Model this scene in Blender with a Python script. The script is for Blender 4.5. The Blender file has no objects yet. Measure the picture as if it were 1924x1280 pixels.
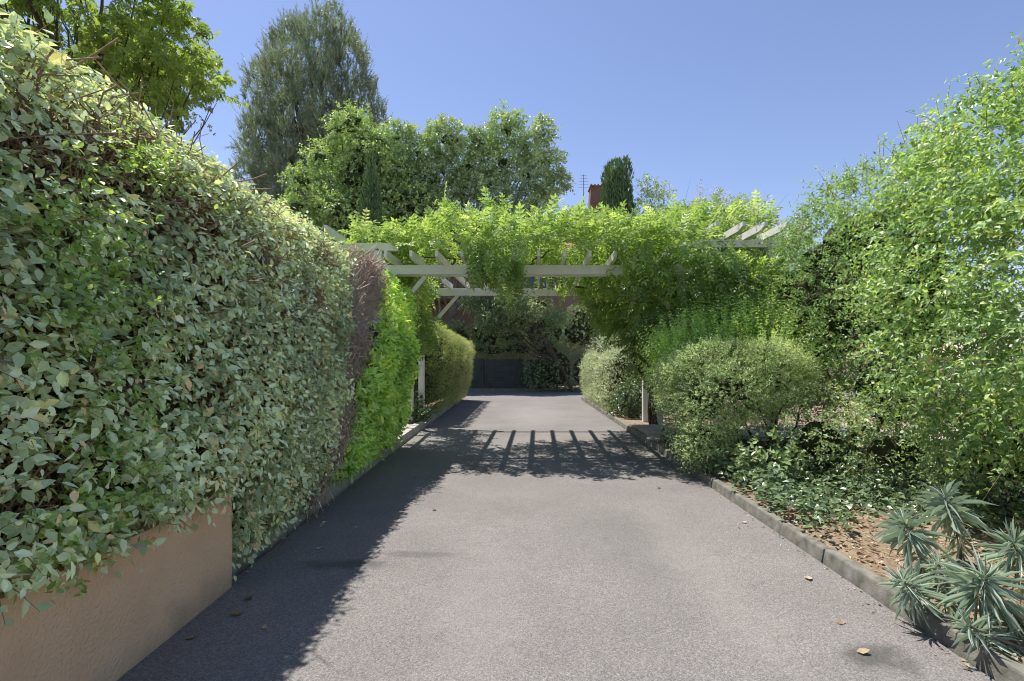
import bpy, math
import numpy as np
from mathutils import Matrix, Vector

R = np.random.default_rng(7)
C = bpy.context.scene.collection
sc = bpy.context.scene
rad = math.radians

# ------------------------------------------------------------------ camera, sky, sun, exposure
cam = bpy.data.cameras.new('camera')
cam.lens = 18.0; cam.sensor_width = 36.0
cam.shift_x = -0.0057; cam.shift_y = 0.0156
cam.clip_start = 0.05; cam.clip_end = 2000
camo = bpy.data.objects.new('camera', cam); C.objects.link(camo)
camo.location = (0, 0, 1.4); camo.rotation_euler = (rad(90), 0, 0)
sc.camera = camo

SUN_DIR = Vector((0.33, -0.30, -1.0)).normalized()          # the way the light travels
SUN_EL = math.asin(-SUN_DIR.z); SUN_AZ = math.atan2(-SUN_DIR.x, -SUN_DIR.y)
w = bpy.data.worlds.new('World'); sc.world = w; w.use_nodes = True
nt = w.node_tree; nt.nodes.clear()
sky = nt.nodes.new('ShaderNodeTexSky'); sky.sky_type = 'NISHITA'; sky.sun_disc = False
sky.sun_elevation = SUN_EL; sky.sun_rotation = SUN_AZ
sky.altitude = 200; sky.air_density = 1.0; sky.dust_density = 0.25; sky.ozone_density = 3.2
bg = nt.nodes.new('ShaderNodeBackground'); bg.inputs[1].default_value = 0.100
wo = nt.nodes.new('ShaderNodeOutputWorld')
tn_ = nt.nodes.new('ShaderNodeMix'); tn_.data_type = 'RGBA'; tn_.blend_type = 'MULTIPLY'; tn_.inputs[0].default_value = 1; tn_.inputs[7].default_value = (1.09, .945, .97, 1)
nt.links.new(sky.outputs[0], tn_.inputs[6]); nt.links.new(tn_.outputs[2], bg.inputs[0]); nt.links.new(bg.outputs[0], wo.inputs[0])
sl = bpy.data.lights.new('sun', 'SUN'); sl.energy = 3.8; sl.angle = rad(0.53); sl.color = (1.0, 0.955, 0.89)
so = bpy.data.objects.new('sun', sl); C.objects.link(so)
so.rotation_euler = SUN_DIR.to_track_quat('-Z', 'Y').to_euler(); so.location = (-8, 8, 25)
sc.view_settings.view_transform = 'Standard'; sc.view_settings.look = 'None'
sc.view_settings.exposure = 0.85; sc.view_settings.gamma = 1.0; sc.view_settings.use_curve_mapping = False
sc.render.engine = 'CYCLES'
cy = sc.cycles
cy.max_bounces = 10; cy.diffuse_bounces = 7; cy.glossy_bounces = 2; cy.transmission_bounces = 8; cy.transparent_max_bounces = 4
cy.filter_width = 1.05; cy.use_denoising = True; cy.sample_clamp_indirect = 6
cy.caustics_reflective = False; cy.caustics_refractive = False

# ------------------------------------------------------------------ helpers
def norm(a): return a / np.maximum(np.linalg.norm(a, axis=-1, keepdims=True), 1e-9)
UP = np.array([0., 0., 1.])

class Noise:
    def __init__(s, scale, seed, n=14):
        r = np.random.default_rng(seed)
        s.k = norm(r.normal(size=(n, 3))) * (2 * math.pi / scale) * r.uniform(.6, 1.9, (n, 1))
        s.p = r.uniform(0, 6.28, n); s.n = n
    def __call__(s, P): return np.sin(P @ s.k.T + s.p).sum(1) / math.sqrt(s.n / 2) * .5

def empty(name, loc, label, cat, group=None):
    o = bpy.data.objects.new(name, None); C.objects.link(o); o.location = loc
    o.empty_display_size = .1
    o['label'] = label; o['category'] = cat
    if group: o['group'] = group
    return o

def tag(o, label=None, cat=None, group=None, kind=None):
    for k, v in (('label', label), ('category', cat), ('group', group), ('kind', kind)):
        if v: o[k] = v
    return o

def link(name, me, mat=None, parent=None, kind=None):
    o = bpy.data.objects.new(name, me); C.objects.link(o)
    if mat and not me.materials: me.materials.append(mat)
    if parent is not None:
        o.parent = parent; o.matrix_parent_inverse = Matrix.Translation(-parent.location) if parent.parent is None else Matrix.Identity(4)
    if kind: o['kind'] = kind
    return o

def mesh_np(name, V, F, tint=None, smooth=False):
    V = np.ascontiguousarray(V, np.float32).reshape(-1, 3); F = np.ascontiguousarray(F, np.int32)
    me = bpy.data.meshes.new(name); k = F.shape[1]
    me.vertices.add(len(V)); me.vertices.foreach_set('co', V.ravel())
    me.loops.add(F.size); me.loops.foreach_set('vertex_index', F.ravel())
    me.polygons.add(len(F)); me.polygons.foreach_set('loop_start', np.arange(0, F.size, k, dtype=np.int32))
    me.update(calc_edges=True)
    if tint is not None:
        a = me.attributes.new('tint', 'FLOAT', 'POINT'); a.data.foreach_set('value', np.ascontiguousarray(tint, np.float32))
    me.polygons.foreach_set('use_smooth', np.full(len(F), smooth))
    return me

class MB:                                            # collects boxes and bars into one mesh
    def __init__(s): s.v = []; s.f = []
    def hexa(s, pts):
        b = len(s.v); s.v += [tuple(p) for p in pts]
        s.f += [tuple(b + i for i in q) for q in ((0, 3, 2, 1), (4, 5, 6, 7), (0, 1, 5, 4), (1, 2, 6, 5), (2, 3, 7, 6), (3, 0, 4, 7))]
    def box(s, x0, x1, y0, y1, z0, z1):
        s.hexa([(x0, y0, z0), (x1, y0, z0), (x1, y1, z0), (x0, y1, z0), (x0, y0, z1), (x1, y0, z1), (x1, y1, z1), (x0, y1, z1)])
    def poly(s, pts): b = len(s.v); s.v += pts; s.f.append(tuple(range(b, b + len(pts))))
    def prism(s, prof, d):                            # prof: list of points, d: extrusion vector
        n = len(prof); b = len(s.v); d = Vector(d)
        s.v += [tuple(p) for p in prof] + [tuple(Vector(p) + d) for p in prof]
        s.f.append(tuple(b + i for i in reversed(range(n)))); s.f.append(tuple(b + n + i for i in range(n)))
        for i in range(n):
            j = (i + 1) % n; s.f.append((b + i, b + j, b + n + j, b + n + i))
    def build(s, name, mat, parent=None, bevel=0, kind=None, fix=True):
        me = bpy.data.meshes.new(name); me.from_pydata(s.v, [], s.f); me.update()
        import bmesh
        bm = bmesh.new(); bm.from_mesh(me)
        if fix: bmesh.ops.recalc_face_normals(bm, faces=bm.faces)
        if bevel: bmesh.ops.bevel(bm, geom=list(bm.edges), offset=bevel, segments=2, affect='EDGES', profile=.6)
        bm.to_mesh(me); bm.free()
        return link(name, me, mat, parent, kind)

def tubes_mesh(name, lines, sides=5):                # lines: list of (points Nx3, radii N)
    VV, FF, b = [], [], 0
    ang = np.arange(sides) * 2 * math.pi / sides
    for pts, rr in lines:
        pts = np.asarray(pts, float); rr = np.asarray(rr, float)
        t = norm(np.gradient(pts, axis=0)); a = norm(np.cross(t, np.array([.31, .87, .39]))); c = np.cross(t, a)
        ring = pts[:, None] + rr[:, None, None] * (np.cos(ang)[None, :, None] * a[:, None] + np.sin(ang)[None, :, None] * c[:, None])
        n = len(pts); VV.append(ring.reshape(-1, 3))
        i = np.arange(n - 1)[:, None] * sides + np.arange(sides)[None]; j = np.arange(n - 1)[:, None] * sides + (np.arange(sides)[None] + 1) % sides
        FF.append(np.stack([i, j, j + sides, i + sides], -1).reshape(-1, 4) + b); b += n * sides
    return mesh_np(name, np.concatenate(VV), np.concatenate(FF), smooth=True)

def curve_pts(p0, p1, bend, n, seed, wob=.0):
    r = np.random.default_rng(seed); t = np.linspace(0, 1, n)[:, None]
    p0 = np.asarray(p0, float); p1 = np.asarray(p1, float)
    P = p0 + (p1 - p0) * t + np.asarray(bend, float) * (4 * t * (1 - t))
    if wob:
        q = r.normal(size=(n, 3)) * wob; q[0] = 0; P = P + q
    return P

def bundle_mesh(name, P, radii, sides=3):            # P: (N, segs+1, 3) many thin twigs at once
    N, S, _ = P.shape; t = norm(np.gradient(P, axis=1)); a = norm(np.cross(t, np.array([.31, .87, .39]))); c = np.cross(t, a)
    ang = np.arange(sides) * 2 * math.pi / sides
    rr = np.asarray(radii)[..., None, None]
    ring = P[:, :, None] + rr * (np.cos(ang)[:, None] * a[:, :, None] + np.sin(ang)[:, None] * c[:, :, None])
    i = np.arange(S - 1)[:, None] * sides + np.arange(sides)[None]; j = np.arange(S - 1)[:, None] * sides + (np.arange(sides)[None] + 1) % sides
    F = np.stack([i, j, j + sides, i + sides], -1).reshape(-1, 4)
    F = (F[None] + (np.arange(N) * S * sides)[:, None, None]).reshape(-1, 4)
    return mesh_np(name, ring.reshape(-1, 3), F, smooth=True)

# ------------------------------------------------------------------ materials
def new_mat(name):
    m = bpy.data.materials.new(name); m.use_nodes = True; m.node_tree.nodes.clear()
    return m, m.node_tree.nodes, m.node_tree.links

def out(ns, ls, sh):
    o = ns.new('ShaderNodeOutputMaterial'); ls.new(sh, o.inputs[0])

def ramp(ns, stops):
    r = ns.new('ShaderNodeValToRGB'); e = r.color_ramp.elements
    while len(e) < len(stops): e.new(.5)
    for i, (p, c) in enumerate(stops): e[i].position = p; e[i].color = (*c, 1)
    return r

def leaf_mat(name, stops, trans=.3, tcol=(1.15, 1.1, .5), rough=.45, spec=.4, under=None, gain=1.0, warm=.35, cool=.2):
    stops = [(p, (r + (g - r) * warm, g, b + (g - b) * cool)) for p, (r, g, b) in stops]
    trans = max(.12, trans - .03)
    m, ns, ls = new_mat(name)
    at = ns.new('ShaderNodeAttribute'); at.attribute_name = 'tint'
    cr = ramp(ns, [(p, tuple(x * gain for x in c)) for p, c in stops]); ls.new(at.outputs['Fac'], cr.inputs[0])
    col = cr.outputs[0]
    tc = ns.new('ShaderNodeTexCoord'); nz = ns.new('ShaderNodeTexNoise'); nz.inputs['Scale'].default_value = 60
    ls.new(tc.outputs['Object'], nz.inputs[0])
    mr = ns.new('ShaderNodeMapRange'); mr.inputs[3].default_value = .78; mr.inputs[4].default_value = 1.2; ls.new(nz.outputs[0], mr.inputs[0])
    mu = ns.new('ShaderNodeMix'); mu.data_type = 'RGBA'; mu.blend_type = 'MULTIPLY'; mu.inputs[0].default_value = 1
    ls.new(col, mu.inputs[6]); ls.new(mr.outputs[0], mu.inputs[7]); col = mu.outputs[2]
    front = col
    if under:
        ge = ns.new('ShaderNodeNewGeometry'); mx = ns.new('ShaderNodeMix'); mx.data_type = 'RGBA'
        mx.inputs[7].default_value = (*under, 1); ls.new(ge.outputs['Backfacing'], mx.inputs[0]); ls.new(col, mx.inputs[6]); front = mx.outputs[2]
    p = ns.new('ShaderNodeBsdfPrincipled'); ls.new(front, p.inputs['Base Color'])
    p.inputs['Roughness'].default_value = rough; p.inputs['Specular IOR Level'].default_value = spec
    t = ns.new('ShaderNodeBsdfTranslucent'); m2 = ns.new('ShaderNodeMix'); m2.data_type = 'RGBA'; m2.blend_type = 'MULTIPLY'; m2.inputs[0].default_value = 1
    ls.new(col, m2.inputs[6]); m2.inputs[7].default_value = (*[c * 1.6 for c in tcol], 1); ls.new(m2.outputs[2], t.inputs[0])
    mix = ns.new('ShaderNodeMixShader'); mix.inputs[0].default_value = trans
    ls.new(p.outputs[0], mix.inputs[1]); ls.new(t.outputs[0], mix.inputs[2]); out(ns, ls, mix.outputs[0])
    return m

def rough_mat(name, c1, c2, scale=20, bump=.3, bscale=80, rough=.85, c3=None, dist=.01, spec=.3):
    m, ns, ls = new_mat(name)
    tc = ns.new('ShaderNodeTexCoord'); nz = ns.new('ShaderNodeTexNoise'); nz.inputs['Scale'].default_value = scale; nz.inputs['Detail'].default_value = 6
    ls.new(tc.outputs['Object'], nz.inputs[0])
    st = [(.3, c1), (.7, c2)] + ([(.85, c3)] if c3 else [])
    cr = ramp(ns, st); ls.new(nz.outputs[0], cr.inputs[0])
    p = ns.new('ShaderNodeBsdfPrincipled'); ls.new(cr.outputs[0], p.inputs['Base Color'])
    p.inputs['Roughness'].default_value = rough; p.inputs['Specular IOR Level'].default_value = spec
    n2 = ns.new('ShaderNodeTexNoise'); n2.inputs['Scale'].default_value = bscale; n2.inputs['Detail'].default_value = 4; ls.new(tc.outputs['Object'], n2.inputs[0])
    b = ns.new('ShaderNodeBump'); b.inputs['Strength'].default_value = bump; b.inputs['Distance'].default_value = dist
    ls.new(n2.outputs[0], b.inputs['Height']); ls.new(b.outputs[0], p.inputs['Normal']); out(ns, ls, p.outputs[0])
    return m

def stain_foot(m):
    ns, ls = m.node_tree.nodes, m.node_tree.links
    p = next(n for n in ns if n.type == 'BSDF_PRINCIPLED'); src = p.inputs['Base Color'].links[0].from_socket
    tc = ns.new('ShaderNodeTexCoord'); sx = ns.new('ShaderNodeSeparateXYZ'); ls.new(tc.outputs['Object'], sx.inputs[0])
    nz = ns.new('ShaderNodeTexNoise'); nz.inputs['Scale'].default_value = 5; nz.inputs['Detail'].default_value = 8; ls.new(tc.outputs['Object'], nz.inputs[0])
    a = ns.new('ShaderNodeMath'); a.operation = 'MULTIPLY_ADD'; ls.new(nz.outputs[0], a.inputs[0]); a.inputs[1].default_value = -.55; ls.new(sx.outputs[2], a.inputs[2])
    mr = ns.new('ShaderNodeMapRange'); mr.inputs[1].default_value = -.32; mr.inputs[2].default_value = -.08; mr.inputs[3].default_value = .55; mr.inputs[4].default_value = 0; ls.new(a.outputs[0], mr.inputs[0])
    mx = ns.new('ShaderNodeMix'); mx.data_type = 'RGBA'; mx.inputs[7].default_value = (.34, .25, .17, 1); ls.new(mr.outputs[0], mx.inputs[0]); ls.new(src, mx.inputs[6]); ls.new(mx.outputs[2], p.inputs['Base Color'])

def asphalt_mat():
    m, ns, ls = new_mat('asphalt')
    tc = ns.new('ShaderNodeTexCoord'); P = tc.outputs['Object']
    vo = ns.new('ShaderNodeTexVoronoi'); vo.inputs['Scale'].default_value = 150; ls.new(P, vo.inputs[0])
    big = ns.new('ShaderNodeTexNoise'); big.inputs['Scale'].default_value = .9; big.inputs['Detail'].default_value = 7; big.inputs['Roughness'].default_value = .6; ls.new(P, big.inputs[0])
    cr = ramp(ns, [(0, (.138, .127, .120)), (.5, (.208, .191, .180)), (.92, (.252, .231, .217)), (1, (.31, .288, .266))])
    sep = ns.new('ShaderNodeSeparateColor'); ls.new(vo.outputs['Color'], sep.inputs[0]); ls.new(sep.outputs[0], cr.inputs[0])
    mr = ns.new('ShaderNodeMapRange'); mr.inputs[1].default_value = .3; mr.inputs[2].default_value = .7; mr.inputs[3].default_value = .86; mr.inputs[4].default_value = 1.13; ls.new(big.outputs[0], mr.inputs[0])
    mu = ns.new('ShaderNodeMix'); mu.data_type = 'RGBA'; mu.blend_type = 'MULTIPLY'; mu.inputs[0].default_value = 1
    ls.new(cr.outputs[0], mu.inputs[6]); ls.new(mr.outputs[0], mu.inputs[7])
    # oily and damp patches
    sp = ns.new('ShaderNodeTexNoise'); sp.inputs['Scale'].default_value = 1.7; sp.inputs['Detail'].default_value = 3
    mp = ns.new('ShaderNodeMapping'); mp.inputs['Location'].default_value = (3.1, 1.7, 0); ls.new(P, mp.inputs[0]); ls.new(mp.outputs[0], sp.inputs[0])
    s2 = ns.new('ShaderNodeMapRange'); s2.inputs[1].default_value = .68; s2.inputs[2].default_value = .78; s2.inputs[3].default_value = 0; s2.inputs[4].default_value = .5; ls.new(sp.outputs[0], s2.inputs[0])
    mx = ns.new('ShaderNodeMix'); mx.data_type = 'RGBA'; mx.inputs[7].default_value = (.09, .086, .083, 1); ls.new(s2.outputs[0], mx.inputs[0]); ls.new(mu.outputs[2], mx.inputs[6])
    col = mx.outputs[2]
    wn = ns.new('ShaderNodeTexNoise'); wn.inputs['Scale'].default_value = 7; wn.inputs['Detail'].default_value = 5; ls.new(P, wn.inputs[0])
    for (sx, sy, rx, ry, k, c) in ((1.66, 2.38, .20, .13, .75, (.07, .066, .06)), (-1.15, 3.45, .34, .10, .7, (.075, .072, .07)), (-.72, 3.62, .35, .07, .45, (.08, .076, .074)), (.4, 12.5, .8, 2.2, .3, (.34, .31, .29)), (.9, 4.1, .5, .9, .2, (.15, .14, .13)), (-.2, 3.0, .3, 1.2, .18, (.33, .30, .28)), (1.2, 3.4, .25, 1.6, .18, (.34, .31, .28))):
        mp_ = ns.new('ShaderNodeMapping'); mp_.inputs['Location'].default_value = (-sx / rx, -sy / ry, 0); mp_.inputs['Scale'].default_value = (1 / rx, 1 / ry, 0); ls.new(P, mp_.inputs[0])
        ln = ns.new('ShaderNodeVectorMath'); ln.operation = 'LENGTH'; ls.new(mp_.outputs[0], ln.inputs[0])
        a1 = ns.new('ShaderNodeMath'); a1.operation = 'MULTIPLY_ADD'; ls.new(wn.outputs[0], a1.inputs[0]); a1.inputs[1].default_value = 1.6; ls.new(ln.outputs['Value'], a1.inputs[2])
        m1 = ns.new('ShaderNodeMapRange'); m1.interpolation_type = 'SMOOTHSTEP'; m1.inputs[1].default_value = 1.1; m1.inputs[2].default_value = 2.0; m1.inputs[3].default_value = k; m1.inputs[4].default_value = 0; ls.new(a1.outputs[0], m1.inputs[0])
        m2 = ns.new('ShaderNodeMix'); m2.data_type = 'RGBA'; m2.inputs[7].default_value = (*c, 1); ls.new(m1.outputs[0], m2.inputs[0]); ls.new(col, m2.inputs[6]); col = m2.outputs[2]
    p = ns.new('ShaderNodeBsdfPrincipled'); p.inputs['Roughness'].default_value = .82; p.inputs['Specular IOR Level'].default_value = .3
    ls.new(col, p.inputs['Base Color'])
    b = ns.new('ShaderNodeBump'); b.inputs['Strength'].default_value = .6; b.inputs['Distance'].default_value = .005
    inv = ns.new('ShaderNodeMath'); inv.operation = 'SUBTRACT'; inv.inputs[0].default_value = 1; ls.new(vo.outputs['Distance'], inv.inputs[1])
    n3 = ns.new('ShaderNodeTexNoise'); n3.inputs['Scale'].default_value = 42; n3.inputs['Detail'].default_value = 4; ls.new(P, n3.inputs[0])
    ad = ns.new('ShaderNodeMath'); ad.operation = 'ADD'; ls.new(inv.outputs[0], ad.inputs[0]); ls.new(n3.outputs[0], ad.inputs[1])
    ls.new(ad.outputs[0], b.inputs['Height']); ls.new(b.outputs[0], p.inputs['Normal']); out(ns, ls, p.outputs[0])
    return m

M = {}
M['asphalt'] = asphalt_mat()
M['concrete'] = rough_mat('kerb_concrete', (.32, .30, .255), (.52, .485, .42), 9, .35, 120, .9, (.56, .53, .47), .004)
M['old_concrete'] = rough_mat('mossy_concrete', (.11, .108, .085), (.27, .255, .22), 12, .5, 90, .9, (.38, .36, .31), .006)
M['slab'] = rough_mat('path_concrete', (.30, .265, .21), (.42, .38, .31), 5, .2, 90, .9, None, .003)
M['soil'] = rough_mat('soil', (.17, .12, .075), (.36, .27, .19), 14, .8, 60, .95, (.45, .36, .27), .02)
M['earth'] = rough_mat('earth', (.09, .08, .04), (.16, .13, .07), 1.2, .4, 12, .95)
M['stucco'] = rough_mat('wall_stucco', (.78, .52, .33), (.86, .60, .40), 3.0, 1.0, 70, .92, (.88, .63, .43), .012)
stain_foot(M['stucco'])
M['white'] = rough_mat('white_paint', (.72, .70, .64), (.80, .785, .73), 6, .12, 140, .5, None, .002)
M['bark'] = rough_mat('bark', (.06, .045, .035), (.15, .115, .085), 18, .6, 40, .9, None, .02)
M['twig'] = rough_mat('twig', (.20, .13, .085), (.40, .28, .20), 30, .2, 80, .85)
M['dead'] = rough_mat('dead_twig', (.38, .29, .22), (.68, .55, .45), 30, .2, 80, .85)
M['palebark'] = rough_mat('pale_bark', (.13, .115, .09), (.25, .22, .18), 14, .5, 30, .9)
M['pink'] = rough_mat('pink_render', (.24, .16, .125), (.30, .20, .16), 2, .2, 60, .9)
M['brownwood'] = rough_mat('brown_wood', (.10, .06, .045), (.16, .10, .07), 4, .2, 60, .8)
M['tile'] = rough_mat('roof_tile', (.22, .10, .06), (.40, .20, .12), 3, .4, 30, .85)
M['brick'] = rough_mat('chimney_brick', (.17, .10, .07), (.30, .18, .13), 9, .5, 30, .9)
M['fence'] = rough_mat('dark_green_board', (.045, .056, .046), (.075, .086, .074), 5, .4, 50, .7)
M['metal'] = rough_mat('grey_metal', (.25, .25, .26), (.35, .35, .36), 8, .1, 60, .4)
M['glass'] = rough_mat('window_glass', (.03, .04, .05), (.06, .07, .08), 2, .02, 10, .08, spec=.6)
M['shutter'] = rough_mat('pale_shutter', (.42, .45, .47), (.50, .53, .55), 4, .1, 50, .6)
M['core'] = rough_mat('added_shade_core', (.035, .042, .016), (.065, .072, .030), 12, .8, 30, .95)  # dark filler for the added cores, stands in for shade inside the foliage
M['conifercore'] = rough_mat('tree_shade_core', (.045, .07, .03), (.09, .125, .055), 6, .8, 20, .95)  # dark green filler that puts a shaded interior into the tree crowns
M['dry'] = leaf_mat('dry_leaf', [(0, (.16, .085, .04)), (.4, (.38, .24, .13)), (1, (.68, .55, .38))], .15, (1, .9, .6), .7, .2)

LEAF = {}
LEAF['silver'] = leaf_mat('silvery_hedge_leaf', [(0, (.055, .095, .05)), (.3, (.105, .155, .09)), (.55, (.165, .215, .145)), (.78, (.215, .255, .18)), (.9, (.23, .25, .11)), (1, (.27, .165, .09))], .24, (1.1, 1.1, .6), .48, .32, under=(.42, .41, .31), gain=4.41, warm=.46, cool=.1)
LEAF['bright'] = leaf_mat('bright_small_leaf', [(0, (.05, .12, .02)), (.6, (.12, .22, .04)), (1, (.22, .30, .06))], .35, rough=.4, gain=2.38)
LEAF['laurel'] = leaf_mat('laurel_leaf', [(0, (.05, .11, .02)), (.4, (.11, .20, .035)), (.75, (.18, .26, .05)), (1, (.30, .28, .07))], .3, rough=.28, spec=.6, gain=3.76, warm=.3, cool=.16)
LEAF['wisteria'] = leaf_mat('wisteria_leaf', [(0, (.045, .12, .015)), (.4, (.10, .21, .02)), (.75, (.20, .31, .035)), (1, (.40, .42, .13))], .45, (1.05, 1.1, .5), .42, .4, gain=1.67, warm=.45, cool=.3)
LEAF['abelia'] = leaf_mat('light_shrub_leaf', [(0, (.05, .10, .03)), (.4, (.11, .18, .05)), (.7, (.19, .26, .075)), (.88, (.29, .32, .11)), (1, (.33, .20, .11))], .33, (1.1, 1.15, .4), .4, .45, gain=2.36, warm=.2, cool=.2)
LEAF['dark'] = leaf_mat('dark_shrub_leaf', [(0, (.03, .065, .025)), (.5, (.075, .13, .05)), (.85, (.14, .20, .085)), (1, (.25, .24, .12))], .28, rough=.4, gain=2.69)
LEAF['cotone'] = leaf_mat('grey_green_leaf', [(0, (.05, .085, .04)), (.5, (.13, .175, .085)), (.85, (.23, .27, .16)), (1, (.33, .33, .22))], .25, (1.05, 1.1, .5), .42, .4, under=(.27, .29, .22), gain=3.39, warm=.5, cool=.4)
LEAF['privet'] = leaf_mat('privet_leaf', [(0, (.06, .14, .025)), (.5, (.13, .25, .05)), (1, (.25, .34, .09))], .38, rough=.38, gain=2.75, warm=.4, cool=.2)
LEAF['ivy'] = leaf_mat('ivy_leaf', [(0, (.02, .05, .02)), (.5, (.045, .095, .035)), (1, (.11, .18, .06))], .18, rough=.3, spec=.55, gain=2.02)
LEAF['spurge'] = leaf_mat('spurge_leaf', [(0, (.10, .14, .115)), (.5, (.165, .205, .18)), (.9, (.24, .28, .25)), (1, (.42, .36, .14))], .2, (1, 1.1, .6), .6, .15, under=(.24, .30, .24), gain=2.87, warm=.4, cool=.8)
LEAF['tree'] = leaf_mat('light_tree_leaf', [(0, (.05, .10, .02)), (.5, (.105, .18, .035)), (1, (.20, .28, .06))], .2, rough=.4, gain=2.92, warm=.36, cool=.3)
LEAF['oak'] = leaf_mat('oak_leaf', [(0, (.04, .08, .025)), (.5, (.085, .145, .045)), (1, (.17, .235, .08))], .18, rough=.38, spec=.5, gain=3.79, warm=.45, cool=.35)
LEAF['pine'] = leaf_mat('pine_needle', [(0, (.04, .06, .03)), (.5, (.085, .115, .06)), (1, (.16, .18, .09))], .2, (1, 1.1, .6), .5, .3, gain=2.82, warm=.33, cool=.38)
LEAF['cypress'] = leaf_mat('cypress_spray', [(0, (.015, .045, .015)), (.5, (.035, .09, .025)), (1, (.08, .15, .04))], .15, rough=.6, gain=2.65)
LEAF['chestnut'] = leaf_mat('chestnut_leaf', [(0, (.05, .11, .02)), (.5, (.10, .19, .03)), (1, (.18, .28, .05))], .42, rough=.4, gain=1.85, warm=.42, cool=.15)
LEAF['flower'] = leaf_mat('pale_flower', [(0, (.5, .42, .42)), (1, (.7, .6, .6))], .3, (1, 1, 1), .6)

# ------------------------------------------------------------------ leaf templates (x across, y along, z up)
def tmpl_oval(w1=.5, w2=.40, t1=.32, t2=.68, fold=.12, droop=.10):
    v = np.array([[0, 0, 0], [-w1, t1, 0], [0, t1, -fold], [w1, t1, 0], [-w2, t2, -droop * .4], [0, t2, -fold * .9 - droop * .4], [w2, t2, -droop * .4], [0, 1, -droop - fold * .5]], float)
    f = np.array([[0, 2, 1], [0, 3, 2], [1, 2, 5], [1, 5, 4], [2, 3, 6], [2, 6, 5], [4, 5, 7], [5, 6, 7]])
    return v, f
def tmpl_diamond(w=.5, t=.42, fold=.12):
    return np.array([[0, 0, 0], [-w, t, fold], [0, 1, -.05], [w, t, fold]], float), np.array([[0, 2, 1], [0, 3, 2]])
def tmpl_blade(w=.5):
    return np.array([[-w, 0, 0], [w, 0, 0], [0, 1, 0]], float), np.array([[0, 1, 2]])
def tmpl_pinnate(n=5, wl=.115, ll=.25):                # compound leaf: pairs of leaflets on a drooping stalk
    V, F = [], []
    def leaflet(p, d, up, l, wd):
        d = np.array(d) / np.linalg.norm(d); s = np.cross(d, up); s /= np.linalg.norm(s); nn = np.cross(s, d); b = len(V)
        V.extend([p, p + d * l * .4 - s * wd + nn * .02, p + d * l, p + d * l * .4 + s * wd + nn * .02]); F.extend([[b, b + 2, b + 1], [b, b + 3, b + 2]])
    def mid(t): return np.array([0, t, -.22 * t * t])
    for i in range(n):
        t = .22 + .70 * i / (n - 1); p = mid(t); l = ll * (1.05 - .35 * abs(t - .5))
        for sx in (-1, 1): leaflet(p, (sx * .85, .55, -.28), np.array([0, 0, 1.]), l, wl * .5)
    leaflet(mid(.95), (0, 1, -.5), np.array([0, 0, 1.]), ll, wl * .5)
    for a, c in ((0, .5), (.5, .95)):
        b = len(V); V.extend([mid(a) + [-.008, 0, 0], mid(a) + [.008, 0, 0], mid(c) + [.006, 0, 0], mid(c) + [-.006, 0, 0]]); F.extend([[b, b + 1, b + 2], [b, b + 2, b + 3]])
    return np.array(V), np.array(F)
def tmpl_palmate(n=6):
    V, F = [], []
    for i in range(n):
        a = rad(-105 + 210 * i / (n - 1)); l = .8 - .25 * abs(i - (n - 1) / 2) / ((n - 1) / 2); d = np.array([math.sin(a), math.cos(a), -.25]); s = np.array([math.cos(a), -math.sin(a), 0]); b = len(V); p = np.array([0, .2, 0])
        V.extend([p, p + d * l * .6 - s * .13 + [0, 0, .04], p + d * l + [0, 0, -.1], p + d * l * .6 + s * .13 + [0, 0, .04]]); F.extend([[b, b + 2, b + 1], [b, b + 3, b + 2]])
    b = len(V); V.extend([np.array([-.012, -.35, .0]), np.array([.012, -.35, .0]), np.array([0, .22, 0])]); F.append([b, b + 1, b + 2])
    return np.array(V), np.array(F)
def tmpl_lobed():                                     # ivy-like, three lobes
    v = np.array([[0, 0, 0], [-.5, .1, .05], [-.3, .42, .03], [0, 1, -.1], [.3, .42, .03], [.5, .1, .05]], float)
    return v, np.array([[0, 2, 1], [0, 3, 2], [0, 4, 3], [0, 5, 4]])
T_OVAL = tmpl_oval(); T_ROUND = tmpl_oval(.5, .44, .35, .7, .08, .08); T_LONG = tmpl_oval(.5, .45, .35, .75, .15, .12)
T_DIA = tmpl_diamond(); T_BLADE = tmpl_blade(); T_MID = (np.array([[0, 0, 0], [-.5, .40, .06], [0, .45, -.08], [.5, .40, .06], [0, 1, -.12]], float), np.array([[0, 2, 1], [0, 3, 2], [1, 2, 4], [2, 3, 4]])); T_PIN = tmpl_pinnate(); T_PALM = tmpl_palmate(); T_IVY = tmpl_lobed()

class Leaves:                                         # a growing list of leaves
    def __init__(s): s.d = {k: [] for k in 'PANLWTO'}
    def add(s, P, A, N, L, W, T, O):
        n = len(P)
        for k, v in zip('PANLWTO', (P, A, N, L, W, T, O)):
            v = np.asarray(v, float)
            s.d[k].append(v if v.ndim == 2 else np.broadcast_to(v, n).copy())
    def cat(s): return {k: np.concatenate(v) for k, v in s.d.items()}

def frames(A, N):
    A = norm(A); S = norm(np.cross(A, N)); return A, S, np.cross(S, A)

def leaf_mesh(name, d, tm, bend=(-.12, .22)):
    v, f = tm; A, S, N = frames(d['A'], d['N']); n = len(A)
    bend = R.uniform(*bend, n)
    z = v[None, :, 2] - bend[:, None] * v[None, :, 1] ** 2
    V = d['P'][:, None] + v[None, :, 0, None] * (d['W'][:, None] * S)[:, None] + v[None, :, 1, None] * (d['L'][:, None] * A)[:, None] + z[..., None] * (d['L'][:, None] * N)[:, None]
    F = f[None] + (np.arange(n) * len(v))[:, None, None]
    return mesh_np(name, V.reshape(-1, 3), F.reshape(-1, 3), np.repeat(np.clip(d['T'], 0, 1), len(v)))

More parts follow.
